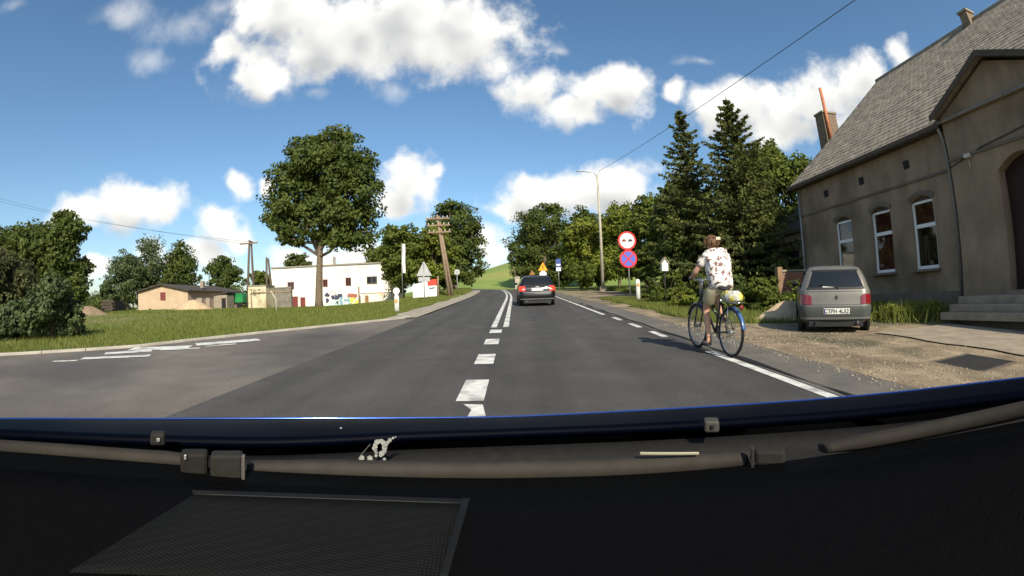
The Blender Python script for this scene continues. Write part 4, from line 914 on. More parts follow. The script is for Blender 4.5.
MB().tube([(0, 0, -.2), (0, 0, 3.2)], .035, 8).build('post', metal_grey, bs); pl_ = MB().box((0, -.05, 2.6), (.5, .02, 1.25)).build('sign_plate', mat('dark sign blue', (.05, .08, .25), rough=.5), bs)
flat([(-.2, 2.55), (.2, 2.55), (.2, 2.7), (-.2, 2.7)], -.062, 'white_field', sign_white, pl_); flat([(-.23, 2.0), (.23, 2.0), (.23, 2.35), (-.23, 2.35)], -.062, 'white_field', sign_white, pl_)
b = Vector((aty(532, 270, 63).x, 63, g(2, 63))); os_ = thing('road_sign', 'small orange sign far off under the large round tree', 'road sign', b)
MB().tube([(0, 0, -.2), (0, 0, 2.2)], .035, 8).build('post', metal_grey, os_); MB().prism([(-.4, -.05, 1.9), (.4, -.05, 1.9), (0, -.05, 2.5)], (0, .02, 0)).build('warning_triangle', mat('dull orange', (.32, .14, .03), rough=.6), os_)
b = Vector((aty(517.5, 285, 68).x, 68, g(0, 68))); bp_ = thing('gate_post', 'pale stone gate post where the road bends out of view', 'post', b)
MB().box((0, 0, .8), (.7, .6, 1.7)).build('shaft', conc_pole, bp_, .04); MB().box((0, 0, 1.72), (.85, .75, .15)).build('cap', conc_pole, bp_, .03); MB().tube([(-.2, 0, 1.7), (-.5, 0, 3.4)], [.12, .08], 8).build('stump', bark, bp_)
# banner and board by the white building
b = base_at(402.5, 47, 290); bn = thing('banner', 'tall white cloth banner on a thin pole beside the acacia', 'banner', b)
t0 = aty(402.5, 243, 47); MB().tube([(0, 0, -.2), (0, 0, t0.z - b.z)], .04, 8).build('pole', metal_grey, bn)
MB().grid([[(.06 + .3 * j / 6, .05 * math.sin(j + i * .7), t0.z - b.z - .1 - 3.0 * i / 12) for j in range(7)] for i in range(13)]).build('cloth', white_paint, bn)
b0 = aty(413, 296, 38); b1 = aty(437, 292, 38); bd = thing('banner', 'white hoarding with a red top right corner on the left verge', 'hoarding', (b0.x, 38, g(b0.x, 38)))
wv = b1.x - b0.x; zz = g(b1.x, 38) - g(b0.x, 38)
MB().add([(0, 0, .0), (wv * .62, 0, zz * .6 + .05), (wv * .62, 0, 1.35 + zz * .5), (0, 0, 1.15)], [(0, 1, 2, 3)]).build('board', white_paint, bd)
MB().add([(wv * .64, -.05, zz * .6 + .1), (wv, -.05, zz + .1), (wv, -.05, zz + 1.0), (wv * .64, -.05, zz * .6 + 1.0)], [(0, 1, 2, 3)]).build('board', white_paint, bd)
MB().add([(wv * .64, -.05, zz * .6 + 1.01), (wv, -.05, zz + 1.01), (wv, -.05, zz + 1.5), (wv * .64, -.05, zz * .6 + 1.45)], [(0, 1, 2, 3)]).build('red_panel', mat('red panel', (.65, .06, .03), rough=.5), bd)
for o in list(bd.children):
    so_ = o.modifiers.new('thick', 'SOLIDIFY'); so_.thickness = .04
flat([(wv * .7, zz + .72), (wv * .92, zz + .76), (wv * .92, zz + .84), (wv * .7, zz + .8)], -.08, 'lettering_bar', sign_black, bd)
MB().tube([(wv + .1, 0, -.2), (wv + .1, 0, zz + 1.75)], .07, 8).build('post', timber, bd)
# garden clutter behind the hedge
b = Vector((6.1, 18.4, g(6.1, 18.4))); nb = thing('nest_box', 'small white house-shaped box on a post under the spruces', 'box', b)
MB().tube([(0, 0, -.1), (0, 0, 1.5)], .025, 8).build('post', black_pl, nb); nb.scale = (.8, .8, .95); MB().prism([(-.17, -.12, 1.45), (.17, -.12, 1.45), (.17, -.12, 1.75), (0, -.12, 1.95), (-.17, -.12, 1.75)], (0, .26, 0)).build('body', white_paint, nb, .01)
MB().prism([(-.24, -.17, 1.72), (0, -.17, 1.99), (.24, -.17, 1.72), (.24, -.17, 1.77), (0, -.17, 2.05), (-.24, -.17, 1.77)], (0, .36, 0)).build('roof', concrete, nb)
b = gp(6.9, 15.4); gt = thing('garden_gate', 'dark wire gate with two posts in the hedge right of the cyclist', 'gate', b)
for s in (-.5, .5): MB().tube([(s, 0, -.1), (s, 0, 1.25)], .04, 8).build('post', black_pl, gt)
for k in range(7): MB().tube([(-.44 + k * .147, 0, .1), (-.44 + k * .147, 0, 1.1)], .012, 5).build('bar', black_pl, gt)
for z in (.15, 1.05): MB().tube([(-.48, 0, z), (.48, 0, z)], .016, 5).build('rail', black_pl, gt)
# ------------------------------------------------------------------ cars
def car_surface(levels):
    zs = [l[0] for l in levels]
    def lev(z):
        z = max(zs[0], min(zs[-1], z))
        for a, b in zip(levels, levels[1:]):
            if z <= b[0]:
                t = (z - a[0]) / max(1e-6, b[0] - a[0]); return [p + (q - p) * t for p, q in zip(a, b)]
        return list(levels[-1])
    def pt(z, u, off=0.0):          # u: metres along the outline from the middle of the tail, right positive
        _, yr, yf, hw, r = lev(z); s = 1 if u >= 0 else -1; u = abs(u); fl = hw - r; bow = .05
        if u < fl: x, y, nx, ny = u, yr + bow * (u / hw) ** 2, 2 * bow * u / hw ** 2 * 0, -1
        elif u < fl + r * math.pi / 2:
            t = (u - fl) / r; x = fl + r * math.sin(t); y = yr + bow * (fl / hw) ** 2 + r - r * math.cos(t); nx, ny = math.sin(t), -math.cos(t)
        else: x = hw; y = yr + bow * (fl / hw) ** 2 + r + u - fl - r * math.pi / 2; nx, ny = 1, 0
        return Vector((s * (x + nx * off), y + ny * off, z))
    def ring(z, n=10):
        _, yr, yf, hw, r = lev(z); bow = .05; pts = []
        fl = hw - r
        for k in range(-6, 7): u = fl * k / 6; pts.append((u, yr + bow * (u / hw) ** 2, z))
        for k in range(1, n + 1): t = math.pi / 2 * k / n; pts.append((fl + r * math.sin(t), yr + bow * (fl / hw) ** 2 + r - r * math.cos(t), z))
        rf_ = min(r * 2.2, hw * .9); bf = .1; ff = hw - rf_; yf_ = yf
        for k in range(1, 9): pts.append((hw, (yr + r) + (yf_ - bf - rf_ - yr - r) * k / 9, z))
        for k in range(n + 1): t = math.pi / 2 * k / n; pts.append((ff + rf_ * math.cos(t), yf_ - bf - rf_ + rf_ * math.sin(t), z))
        for k in range(1, 6): u = ff * (1 - k / 3); pts.append((u, yf_ - bf * (abs(u) / hw) ** 2, z))
        m = [(-x, y, z_) for x, y, z_ in pts[-6 - n:-5][::-1]]
        pts += m
        for k in range(1, 9): pts.append((-hw, (yf_ - bf - rf_) + ((yr + r) - (yf_ - bf - rf_)) * k / 9, z))
        for k in range(n): t = math.pi / 2 * (1 - k / n); pts.append((-(fl + r * math.sin(t)), yr + bow * (fl / hw) ** 2 + r - r * math.cos(t), z))
        return pts
    return pt, ring, lev
def patch(pt, z0, z1, u0, u1, off, nz=6, nu=14, shape=None):
    P = []
    for i in range(nz + 1):
        z = z0 + (z1 - z0) * i / nz; a, b = shape(i / nz) if shape else (u0, u1)
        P.append([pt(z, a + (b - a) * j / nu, off) for j in range(nu + 1)])
    return MB().grid(P)
def wheel(par, x, y, r, w, s):
    t = MB().lathe((x, y, r), (s, 0, 0), [(r * .62, -w / 2), (r * .93, -w / 2), (r, -w / 3), (r, w / 3), (r * .93, w / 2), (r * .62, w / 2)], 28).build('wheel', black_m, par)
    MB().lathe((x + s * (w / 2 - .03), y, r), (s, 0, 0), [(r * .62, 0), (r * .55, .018), (r * .2, .012), (r * .16, .03), (.01, .032)], 20).build('rim', metal_grey, t)
glass_car = mat('car glass', (.012, .014, .014), rough=.05, spec=.7)
light_red = mat('tail lamp red', (.17, .010, .012), rough=.15, spec=.6, coat=.6)
plate_m = mat('number plate', (.72, .72, .66), rough=.5)
def make_car(name, label, loc, rz, levels, paint, spec):
    t = thing(name, label, 'car', loc, (Matrix.Rotation(PITCHR, 3, 'X') @ Matrix.Rotation(rz, 3, 'Z')).to_euler())
    pt, ring, lev = car_surface(levels); ztop = levels[-1][0]; zz = []
    for a, b in zip(levels, levels[1:]): zz += [a[0] + (b[0] - a[0]) * k / 3 for k in range(3)]
    body = MB().loft([ring(z) for z in zz + [ztop]]).build('body', paint, t)
    L0, L1 = levels[2][1], levels[2][2]; hw = max(l[3] for l in levels)
    # glazing
    gz0, gz1, gu0, gu1 = spec['rear_glass']
    rw = patch(pt, gz0, gz1, 0, 0, .006, 8, 16, lambda q: (-(gu0 + (gu1 - gu0) * q), gu0 + (gu1 - gu0) * q)).build('rear_window', glass_car, t)
    patch(pt, gz0 - .03, gz0 + .012, -gu0 - .02, gu0 + .02, .010, 2, 14).build('window_seal', black_pl, rw)
    patch(pt, gz1 - .012, gz1 + .03, -gu1 - .02, gu1 + .02, .010, 2, 14).build('window_seal', black_pl, rw)
    sl_ = spec['side_glass']
    for s in (-1, 1):
        for (ua, ub) in sl_['spans']:
            patch(lambda z, u, off: pt(z, s * u, off), sl_['z0'], sl_['z1'], ua, ub, .006, 5, 8).build('side_window', glass_car, t)
    patch(lambda z, u, off: Vector((u, lev(z)[2] - .1 * (abs(u) / lev(z)[3]) ** 2 + off, z)), sl_['z0'] + .02, sl_['z1'], -.5, .5, .012, 5, 10).build('windscreen', glass_car, t)
    # bumper, trim, tail lamps
    b0, b1 = spec['bumper']; bp = patch(pt, b0, b1, -hw * 1.12, hw * 1.12, .018, 5, 30).build('bumper', spec['bumper_mat'], t)
    patch(pt, b0 + .02, b0 + .07, -hw * .98, hw * .98, .034, 2, 24).build('bumper_lip', spec.get('lip_mat', black_pl), bp)
    MB().box((0, L0 + .25, levels[0][0] + .03), (hw * 1.5, .4, .16)).build('rear_valance', black_pl, t)
    l0, l1, u0, u1 = spec['lamps']
    for s in (-1, 1):
        lm = patch(lambda z, u, off: pt(z, s * u, off), l0, l1, u0, u1, .012, 5, 10, spec.get('lamp_shape')).build('tail_lamp', light_red, t)
        if spec.get('clear_lamp'): patch(lambda z, u, off: pt(z, s * u, off), l0 + .07, l0 + .11, u0 + .02, u0 + .14, .016, 2, 4).build('reversing_lamp', mat('clear lens', (.7, .62, .6), rough=.2), lm)
    # plate with its characters
    pz0, pz1, pw = spec['plate']
    pl = patch(pt, pz0, pz1, -pw, pw, .03, 2, 6).build('number_plate', plate_m, t)
    if spec.get('text'):
        c = pt((pz0 + pz1) / 2, 0, .034)
        text_mesh(spec['text'], (pz1 - pz0) * .95, 'plate_text', sign_black, pl, Matrix.Translation(c) @ Matrix.Rotation(R(90), 4, 'X'))
        patch(pt, pz0 + .008, pz1 - .008, -pw + .006, -pw + .035, .033, 1, 1).build('plate_band', sign_blue, pl)
    # seams: tailgate outline, door gaps
    for z in spec['seams']: patch(pt, z - .004, z + .004, -hw * .8, hw * .8, .004, 1, 18).build('tailgate_seam', black_pl, t)
    for s in (-1, 1): patch(lambda z, u, off: pt(z, s * u, off), levels[1][0] + .15, gz0 - .06, hw + 1.05, hw + 1.06, .004, 4, 1).build('door_seam', black_pl, t)
    for s in (-1, 1):
        for y in spec['axles']:
            MB().lathe((s * (hw - .06), y, spec['r'] + .02), (s, 0, 0), [(spec['r'] + .055, 0), (spec['r'] + .055, .066)], 28, False).build('wheel_arch', black_pl, t)
            wheel(t, s * (hw - .075), y, spec['r'], .175, s)
    for s in (-1, 1):
        y = lev(sl_['z0'])[2] - .55
        MB().loft([[(s * (lev(sl_['z0'])[3] + .02 + .16 * q), y + .06 * math.sin(a) * k, sl_['z0'] + .06 + .065 * k * math.cos(a)) for a in [6.283 * j / 10 for j in range(10)]] for q, k in ((0, .5), (.3, 1), (.9, 1), (1.05, .7))]).build('door_mirror', spec.get('mirror_mat', black_pl), t)
    wz = gz0 + .03
    MB().tube([pt(gz0 - .02, .05, .02), pt(wz, -.0, .03), pt(wz + .03, -.36, .03)], [.014, .01, .006], 6).build('rear_wiper', black_pl, t)
    for dx, mm in spec['exhaust']: MB().tube([(dx, L0 + .3, .24), (dx, L0 - .02, .23)], .026, 10).build('exhaust', mm, t)
    return t, pt, lev
clio = [(.19, -1.66, 1.72, .70, .16), (.29, -1.83, 1.82, .785, .22), (.50, -1.86, 1.85, .81, .24), (.60, -1.835, 1.84, .812, .24), (.80, -1.80, 1.80, .81, .24), (.885, -1.77, 1.72, .80, .23), (.925, -1.75, 1.06, .775, .2), (1.10, -1.655, .70, .715, .17), (1.28, -1.53, .38, .635, .15), (1.345, -1.46, .25, .59, .17), (1.385, -1.30, .08, .50, .2), (1.40, -1.0, -.2, .34, .2)]
silver = mat('champagne grey paint', (.155, .146, .125), (.19, .178, .152), 2, .42, metal=.3, coat=.35)
p = (plane(797, 333) + plane(868, 330)) / 2; rz = R(-33)
fwd = Vector((-math.sin(rz), math.cos(rz)))
pc, ptc, levc = make_car('parked_car', 'grey-beige small hatchback parked on the gravel before the house', gp(6.62 + fwd.x * 1.75, 8.18 + fwd.y * 1.75, .006), rz, clio, silver,
    dict(rear_glass=(.935, 1.285, .63, .50), side_glass=dict(z0=.94, z1=1.27, spans=[(1.0, 1.55), (1.62, 2.45)]), bumper=(.27, .56), bumper_mat=mat('dark green grey bumper', (.055, .062, .055), (.07, .078, .07), 4, .6), lip_mat=mat('grey bumper strip', (.12, .12, .11), rough=.5),
         lamps=(.60, .80, .53, .92), lamp_shape=lambda q: (.55 + .06 * (1 - q) * 0 + .05 * q * 0 + (.07 if q > .85 else 0), .95), plate=(.40, .52, .29), text='CTPH 4L52', seams=(.59, .86), axles=(-1.22, 1.25), r=.275, exhaust=[(.48, chrome), (-.45, black_pl)], mirror_mat=black_pl))
c = ptc(.735, 0, .006)
em = MB(); dm = [(0, .055), (.04, 0), (0, -.055), (-.04, 0)]; di = [(x * .5, z * .5) for x, z in dm]
for k in range(4):
    j = (k + 1) % 4; em.prism([(c.x + dm[k][0], c.y, c.z + dm[k][1]), (c.x + dm[j][0], c.y, c.z + dm[j][1]), (c.x + di[j][0], c.y, c.z + di[j][1]), (c.x + di[k][0], c.y, c.z + di[k][1])], (0, -.008, 0))
em.build('emblem', black_pl, pc)
MB().box((.0, -1.28, 1.0), (1.0, .25, .05)).build('parcel_shelf', black_pl, pc)
patch(ptc, .945, .975, -.30, -.02, .012, 1, 4).build('window_sticker', mat('pale sticker', (.5, .5, .48), rough=.6), pc)
estate = [(.20, -2.05, 2.1, .74, .16), (.30, -2.22, 2.2, .83, .24), (.52, -2.25, 2.24, .86, .26), (.66, -2.21, 2.22, .865, .26), (.86, -2.17, 2.16, .865, .25), (.95, -2.12, 2.0, .85, .24), (1.0, -2.08, 1.2, .82, .22), (1.18, -1.95, .8, .745, .18), (1.36, -1.78, .35, .66, .16), (1.42, -1.68, .2, .61, .18), (1.455, -1.45, 0, .52, .2), (1.47, -1.1, -.3, .36, .2)]
black_paint = mat('black car paint', (.006, .0065, .008), rough=.3, spec=.35, coat=.35)
bc, ptb, levb = make_car('moving_car', 'black hatchback driving ahead in the right lane', gp(.93, 22.6, .012), R(1.5), estate, black_paint,
    dict(rear_glass=(1.0, 1.37, .68, .53), side_glass=dict(z0=1.01, z1=1.34, spans=[(1.05, 1.5), (1.6, 2.4), (2.46, 3.2)]), bumper=(.30, .62), bumper_mat=black_paint, lip_mat=mat('grey bumper strip', (.12, .12, .11)),
         lamps=(.72, .96, .58, 1.0), plate=(.74, .86, .27), clear_lamp=True, seams=(.66,), axles=(-1.4, 1.25), r=.31, exhaust=[(-.5, chrome)]))
light_red2 = mat('lit brake lamp', (.75, .05, .03), rough=.3)
for o in bc.children:
    if o.name.startswith('tail_lamp'):
        nt = light_red2.node_tree; nt.nodes['Principled BSDF'].inputs['Emission Color'].default_value = (1, .06, .03, 1); nt.nodes['Principled BSDF'].inputs['Emission Strength'].default_value = .25
        o.data.materials[0] = light_red2
bc.scale = (.92, .92, .92)
patch(ptb, .90, .945, -.08, .08, .02, 2, 4).build('emblem', chrome, bc); patch(ptb, .64, .665, -.7, .7, .022, 1, 16).build('chrome_strip', mat('dull chrome', (.12, .12, .12), rough=.5, metal=.5), bc)
patch(ptb, .88, .93, .36, .52, .016, 1, 3).build('badge', mat('pale sticker', (.5, .5, .48)), bc)
for s in (-1, 1): MB().tube([(s * .6, -1.35, 1.45), (s * .62, -1.3, 1.5), (s * .62, .0, 1.5), (s * .6, .1, 1.44)], .018, 8).build('roof_rail', black_pl, bc)
for s in (-1, 1): MB().loft([[(s * .35 + .13 * k * math.cos(a), -1.0, 1.12 + .1 * k * math.sin(a) + z) for a in [6.283 * j / 10 for j in range(10)]] for z, k in ((0, .7), (.02, 1))]).build('head_rest', black_pl, bc)

# ------------------------------------------------------------------ bicycle with rider
br, bf = plane(730.5, 358), plane(699, 348.5)
dv = (bf - br); dv.z = 0; brz = math.atan2(-dv.x, dv.y); bc0 = br + dv.normalized() * .53
BM = (Matrix.Rotation(PITCHR, 3, 'X') @ Matrix.Rotation(brz, 3, 'Z')).to_euler()
bk = thing('bicycle', 'city bicycle with blue rear mudguard ridden along the road edge', 'bicycle', gp(bc0.x, bc0.y, .012), BM)
fr_m = mat('dark bicycle paint', (.03, .032, .04), rough=.35, coat=.5); blue_gd = mat('blue mudguard', (.05, .11, .24), rough=.3, coat=.5)
for y in (-.53, .53):
    w = MB().ring((0, y, .345), (1, 0, 0), .325, .02, 40, 8).build('wheel', black_m, bk)
    MB().ring((0, y, .345), (1, 0, 0), .300, .011, 40, 6).build('rim', metal_grey, w)
    sp = MB()
    for k in range(28):
        a = 6.283 * k / 28; s = .035 if k % 2 else -.035; a2 = a + (.5 if k % 4 < 2 else -.5)
        sp.tube([(s, y + .02 * math.cos(a2), .345 + .02 * math.sin(a2)), (0, y + .3 * math.cos(a), .345 + .3 * math.sin(a))], .0022, 4)
    sp.build('spoke', metal_grey, w, kind='stuff')
    MB().tube([(-.06, y, .345), (.06, y, .345)], .024, 10).build('hub', metal_grey, w)
def arc_guard(y, a0, a1, m):
    P = []
    for i in range(19):
        a = R(a0 + (a1 - a0) * i / 18); P.append([(x, y + (.362 + d) * math.cos(a), .345 + (.362 + d) * math.sin(a)) for x, d in ((-.032, -.012), (-.02, .004), (.02, .004), (.032, -.012))])
    o = MB().grid(P).build('mudguard', m, bk); s = o.modifiers.new('thick', 'SOLIDIFY'); s.thickness = .003
arc_guard(-.53, 85, 170, blue_gd); arc_guard(.53, 25, 150, fr_m)
BB = Vector((0, -.08, .30)); ST = Vector((0, -.24, .80)); HD = Vector((0, .36, .92)); HL_ = Vector((0, .39, .78))
fm = MB().tube([BB, ST], .017).tube([HL_, BB], .019).tube([HD, BB + (ST - BB) * .45], .017).tube([HD, HL_], .02)
for s in (-1, 1): fm.tube([BB + Vector((s * .03, 0, 0)), (s * .06, -.53, .345)], .011).tube([ST + Vector((0, 0, -.04)), (s * .06, -.53, .345)], .010)
fm.build('frame', fr_m, bk)
fk = MB()
for s in (-1, 1): fk.tube([HL_ + Vector((s * .02, 0, 0)), HL_ + Vector((s * .055, .02, -.08)), (s * .055, .53, .345)], .013)
fk.build('fork', fr_m, bk)
MB().tube([ST, (0, -.28, .94)], .014).build('seat_post', chrome, bk)
sd = [(-.40, .10, .03), (-.36, .115, .045), (-.28, .10, .045), (-.18, .05, .035), (-.10, .025, .03), (-.08, .015, .015)]
MB().loft([[(w * math.cos(a), y, .965 + h * math.sin(a)) for a in [6.283 * j / 14 for j in range(14)]] for y, w, h in sd]).build('saddle', black_pl, bk)
hb_ = MB().tube([HD, (0, .34, 1.06)], .016).tube([(-.28, .16, 1.08), (-.26, .26, 1.09), (-.1, .36, 1.07), (0, .34, 1.06), (.1, .36, 1.07), (.26, .26, 1.09), (.28, .16, 1.08)], .012).build('handlebar', chrome, bk)
for s in (-1, 1): MB().tube([(s * .281, .13, 1.078), (s * .27, .24, 1.088)], .018).build('grip', black_pl, hb_)
cr = MB().lathe(BB + Vector((.05, 0, 0)), (1, 0, 0), [(.095, 0), (.095, .006)], 24).build('chainring', metal_grey, bk)
for s, d in ((-1, -1), (1, 1)):
    q = BB + Vector((s * .08, 0, d * .17)); MB().tube([BB + Vector((s * .06, 0, 0)), q], .012).build('crank', metal_grey, bk)
    MB().box(q + Vector((s * .06, 0, 0)), (.09, .085, .025)).build('pedal', black_pl, bk)
MB().tube([BB + Vector((.055, 0, .095)), (.055, -.53, .385)], .005, 5).tube([BB + Vector((.055, 0, -.095)), (.055, -.53, .305)], .005, 5).build('chain', black_pl, bk)
rkm = MB()
for s in (-.06, .06): rkm.tube([(s, -.2, .74), (s, -.30, .76), (s, -.78, .76)], .007, 6).tube([(s, -.55, .76), (s, -.53, .345)], .006, 6)
for y in (-.36, -.5, -.64, -.78): rkm.tube([(-.06, y, .76), (.06, y, .76)], .006, 6)
rkm.build('rear_rack', chrome, bk)
MB().lathe((0, -.80, .70), (0, -1, 0), [(.03, 0), (.035, .02), (.02, .03)], 12).build('rear_reflector', light_red, bk)
bag = thing('carrier_bag', 'white and yellow printed bag strapped on the bicycle rack', 'bag', gp(bc0.x, bc0.y, .012), BM)
rg_ = random.Random(2); rings = []
for z, k in ((.775, .8), (.79, 1.0), (.84, 1.02), (.89, .9), (.915, .6)):
    rings.append([(.135 * k * math.cos(a) * (1 + rg_.uniform(-.08, .08)), -.56 + .19 * k * math.sin(a) * (1 + rg_.uniform(-.06, .06)), z + rg_.uniform(-.01, .01)) for a in [6.283 * j / 18 for j in range(18)]])
bgm = mat('printed bag', (.70, .69, .62), (.16, .15, .12), 26, .5, c3=(.70, .62, .08), s3=7)
MB().loft(rings).build('bag_body', bgm, bag)
MB().ring((0, -.56, .84), (0, 1, 0), .13, .006, 20, 5).build('strap', black_pl, bag)

def skin(name, verts, edges, radii, root, m, parent, sub=2):
    me = bpy.data.meshes.new(name); me.from_pydata(verts, edges, [])
    o = bpy.data.objects.new('tmp_' + name, me); COL.objects.link(o)
    o.modifiers.new('skin', 'SKIN').use_smooth_shade = True
    s = o.modifiers.new('sub', 'SUBSURF'); s.levels = s.render_levels = sub
    if not me.skin_vertices: me.skin_vertices.new() if hasattr(me.skin_vertices, 'new') else None
    for i, v in enumerate(me.skin_vertices[0].data):
        r = radii[i]; v.radius = (r, r) if isinstance(r, (int, float)) else r; v.use_root = (i == root)
    dgp = bpy.context.evaluated_depsgraph_get(); dgp.update()
    out = bpy.data.meshes.new_from_object(o.evaluated_get(dgp)); out.name = name
    bpy.data.objects.remove(o); out.materials.clear(); out.materials.append(m)
    for p_ in out.polygons: p_.use_smooth = True
    r = bpy.data.objects.new(name, out); COL.objects.link(r); r.parent = parent
    return r
def chain(spec):
    v, e, r = [], [], []; idx = {}
    for nm, co, rad, par in spec:
        idx[nm] = len(v); v.append(co); r.append(rad)
        if par: e.append((idx[par], idx[nm]))
    return v, e, r
skin_m = mat('skin', (.50, .27, .18), (.56, .32, .22), 8, .55)
ps = thing('person', 'person in floral white shirt and khaki shorts riding the bicycle', 'person', gp(bc0.x, bc0.y, .012), BM)
spec = [('pelvis', (0, -.25, 1.02), .13, None), ('belly', (0, -.215, 1.15), .125, 'pelvis'), ('chest', (0, -.15, 1.32), .13, 'belly'), ('collar', (0, -.10, 1.43), .085, 'chest'), ('neck', (-.01, -.07, 1.50), .052, 'collar'), ('jaw', (-.02, -.045, 1.555), .068, 'neck'), ('skull', (-.025, -.045, 1.625), .088, 'jaw'), ('crown', (-.025, -.05, 1.685), .06, 'skull'),
        ('nose', (-.055, .055, 1.60), .012, 'skull')]
for s, n in ((-1, 'l'), (1, 'r')):
    spec += [('sh' + n, (s * .165, -.12, 1.405), .062, 'collar'), ('ua' + n, (s * .225, -.06, 1.30), .05, 'sh' + n), ('el' + n, (s * .285, .0, 1.185), .04, 'ua' + n), ('fa' + n, (s * .285, .09, 1.13), .036, 'el' + n), ('wr' + n, (s * .278, .155, 1.105), .026, 'fa' + n), ('pa' + n, (s * .277, .195, 1.10), (.022, .036), 'wr' + n)]
spec += [('hipl', (-.10, -.22, .97), .095, 'pelvis'), ('thl', (-.115, -.10, .80), .082, 'hipl'), ('knl', (-.12, -.0, .64), .056, 'thl'), ('cal', (-.125, -.05, .47), .054, 'knl'), ('shl_', (-.13, -.09, .32), .04, 'cal'), ('anl', (-.135, -.12, .20), .034, 'shl_'), ('hel', (-.14, -.12, .155), .034, 'anl'), ('tol', (-.145, .03, .145), .03, 'hel')]
spec += [('hipr', (.10, -.22, .97), .095, 'pelvis'), ('thr', (.115, .0, .92), .082, 'hipr'), ('knr', (.125, .18, .87), .056, 'thr'), ('car', (.13, .09, .72), .054, 'knr'), ('shr_', (.135, .0, .60), .04, 'car'), ('anr', (.135, -.07, .53), .034, 'shr_'), ('her', (.14, -.10, .50), .034, 'anr'), ('tor', (.145, .05, .495), .03, 'her')]
v, e, r = chain(spec); skin('body', v, e, r, 0, skin_m, ps)
for s in (-1, 1):                                   # five fingers closed round each grip
    for k in range(4):
        y = .165 + k * .022; L = (.9, 1.0, .95, .8)[k]; x = s * .277
        v, e, r = chain([('a', (x - s * .0, y, 1.118), .011, None), ('b', (x + s * .0, y + .002, 1.124), .011, 'a'), ('c', (x - s * .024, y + .006, 1.112), .010, 'b'), ('d', (x - s * .028, y + .006, 1.112 - .032 * L), .009, 'c'), ('e', (x - s * .008, y + .004, 1.112 - .05 * L), .008, 'd')]); skin('finger', v, e, r, 0, skin_m, ps, 1)
    v, e, r = chain([('a', (s * .265, .16, 1.10), .012, None), ('b', (s * .252, .185, 1.088), .011, 'a'), ('c', (s * .262, .205, 1.066), .009, 'b')]); skin('thumb', v, e, r, 0, skin_m, ps, 1)
shirt_m = mat('floral shirt', (.74, .70, .66), rough=.85)
nt = shirt_m.node_tree; N = nt.nodes; L = nt.links; tcn = N.new('ShaderNodeTexCoord'); vo = N.new('ShaderNodeTexVoronoi'); vo.inputs['Scale'].default_value = 14; nz = N.new('ShaderNodeTexNoise'); nz.inputs['Scale'].default_value = 18
va = N.new('ShaderNodeVectorMath'); va.operation = 'MULTIPLY_ADD'; va.inputs[1].default_value = (.13, .13, .13); L.new(tcn.outputs['Object'], nz.inputs['Vector']); L.new(nz.outputs['Color'], va.inputs[0]); L.new(tcn.outputs['Object'], va.inputs[2]); L.new(va.outputs[0], vo.inputs['Vector'])
mr = N.new('ShaderNodeMapRange'); mr.inputs['From Min'].default_value = .40; mr.inputs['From Max'].default_value = .50; L.new(vo.outputs['Distance'], mr.inputs['Value'])
pick = N.new('ShaderNodeSeparateColor'); L.new(vo.outputs['Color'], pick.inputs[0]); gt_ = nmath(nt, 'GREATER_THAN', pick.outputs[0], .66); fac = nmath(nt, 'MAXIMUM', mr.outputs[0], gt_)
mi = N.new('ShaderNodeMix'); mi.data_type = 'RGBA'; mi.inputs['A'].default_value = (.20, .12, .11, 1); mi.inputs['B'].default_value = (.74, .69, .64, 1); L.new(fac, mi.inputs['Factor']); L.new(mi.outputs['Result'], N['Principled BSDF'].inputs['Base Color'])
spec = [('hem', (0, -.27, .895), (.21, .19), None), ('waist', (0, -.245, 1.06), (.20, .18), 'hem'), ('chest', (0, -.165, 1.29), (.21, .17), 'waist'), ('top', (0, -.115, 1.41), (.13, .10), 'chest'), ('col', (-.005, -.09, 1.465), .066, 'top')]
for s, n in ((-1, 'l'), (1, 'r')): spec += [('sh' + n, (s * .165, -.12, 1.395), .082, 'top'), ('sl' + n, (s * .245, -.045, 1.265), .075, 'sh' + n)]
v, e, r = chain(spec); skin('shirt', v, e, r, 2, shirt_m, ps)
khaki = mat('khaki shorts', (.38, .33, .21), (.45, .39, .26), 9, .9, .2, 40)
spec = [('w', (0, -.26, 1.04), .155, None), ('seat', (0, -.26, .985), .165, 'w')]
spec += [('hl', (-.105, -.21, .94), .118, 'seat'), ('tl', (-.118, -.11, .81), .108, 'hl'), ('kl', (-.12, -.04, .71), .096, 'tl'), ('hr', (.105, -.21, .955), .118, 'seat'), ('tr', (.118, -.02, .92), .108, 'hr'), ('kr', (.124, .09, .89), .094, 'tr')]
v, e, r = chain(spec); skin('shorts', v, e, r, 1, khaki, ps)
hair_m = mat('brown hair', (.10, .05, .025), (.19, .10, .05), 20, .6, .6, 60)
hp = []; rh = random.Random(6)
for i in range(11):
    th = math.pi * .62 * i / 10; hp.append([(-.025 + .104 * math.sin(th) * math.cos(a) * (1 + .07 * math.sin(5 * a + i)), -.062 + .112 * math.sin(th) * math.sin(a) * (1 + .07 * math.cos(4 * a + 2 * i)), 1.622 + .098 * math.cos(th) - (.03 if math.sin(a) < -.2 else 0) * (i / 10)) for a in [6.283 * k / 20 for k in range(21)]])
MB().grid(hp).build('hair', hair_m, ps)
lk = MB()
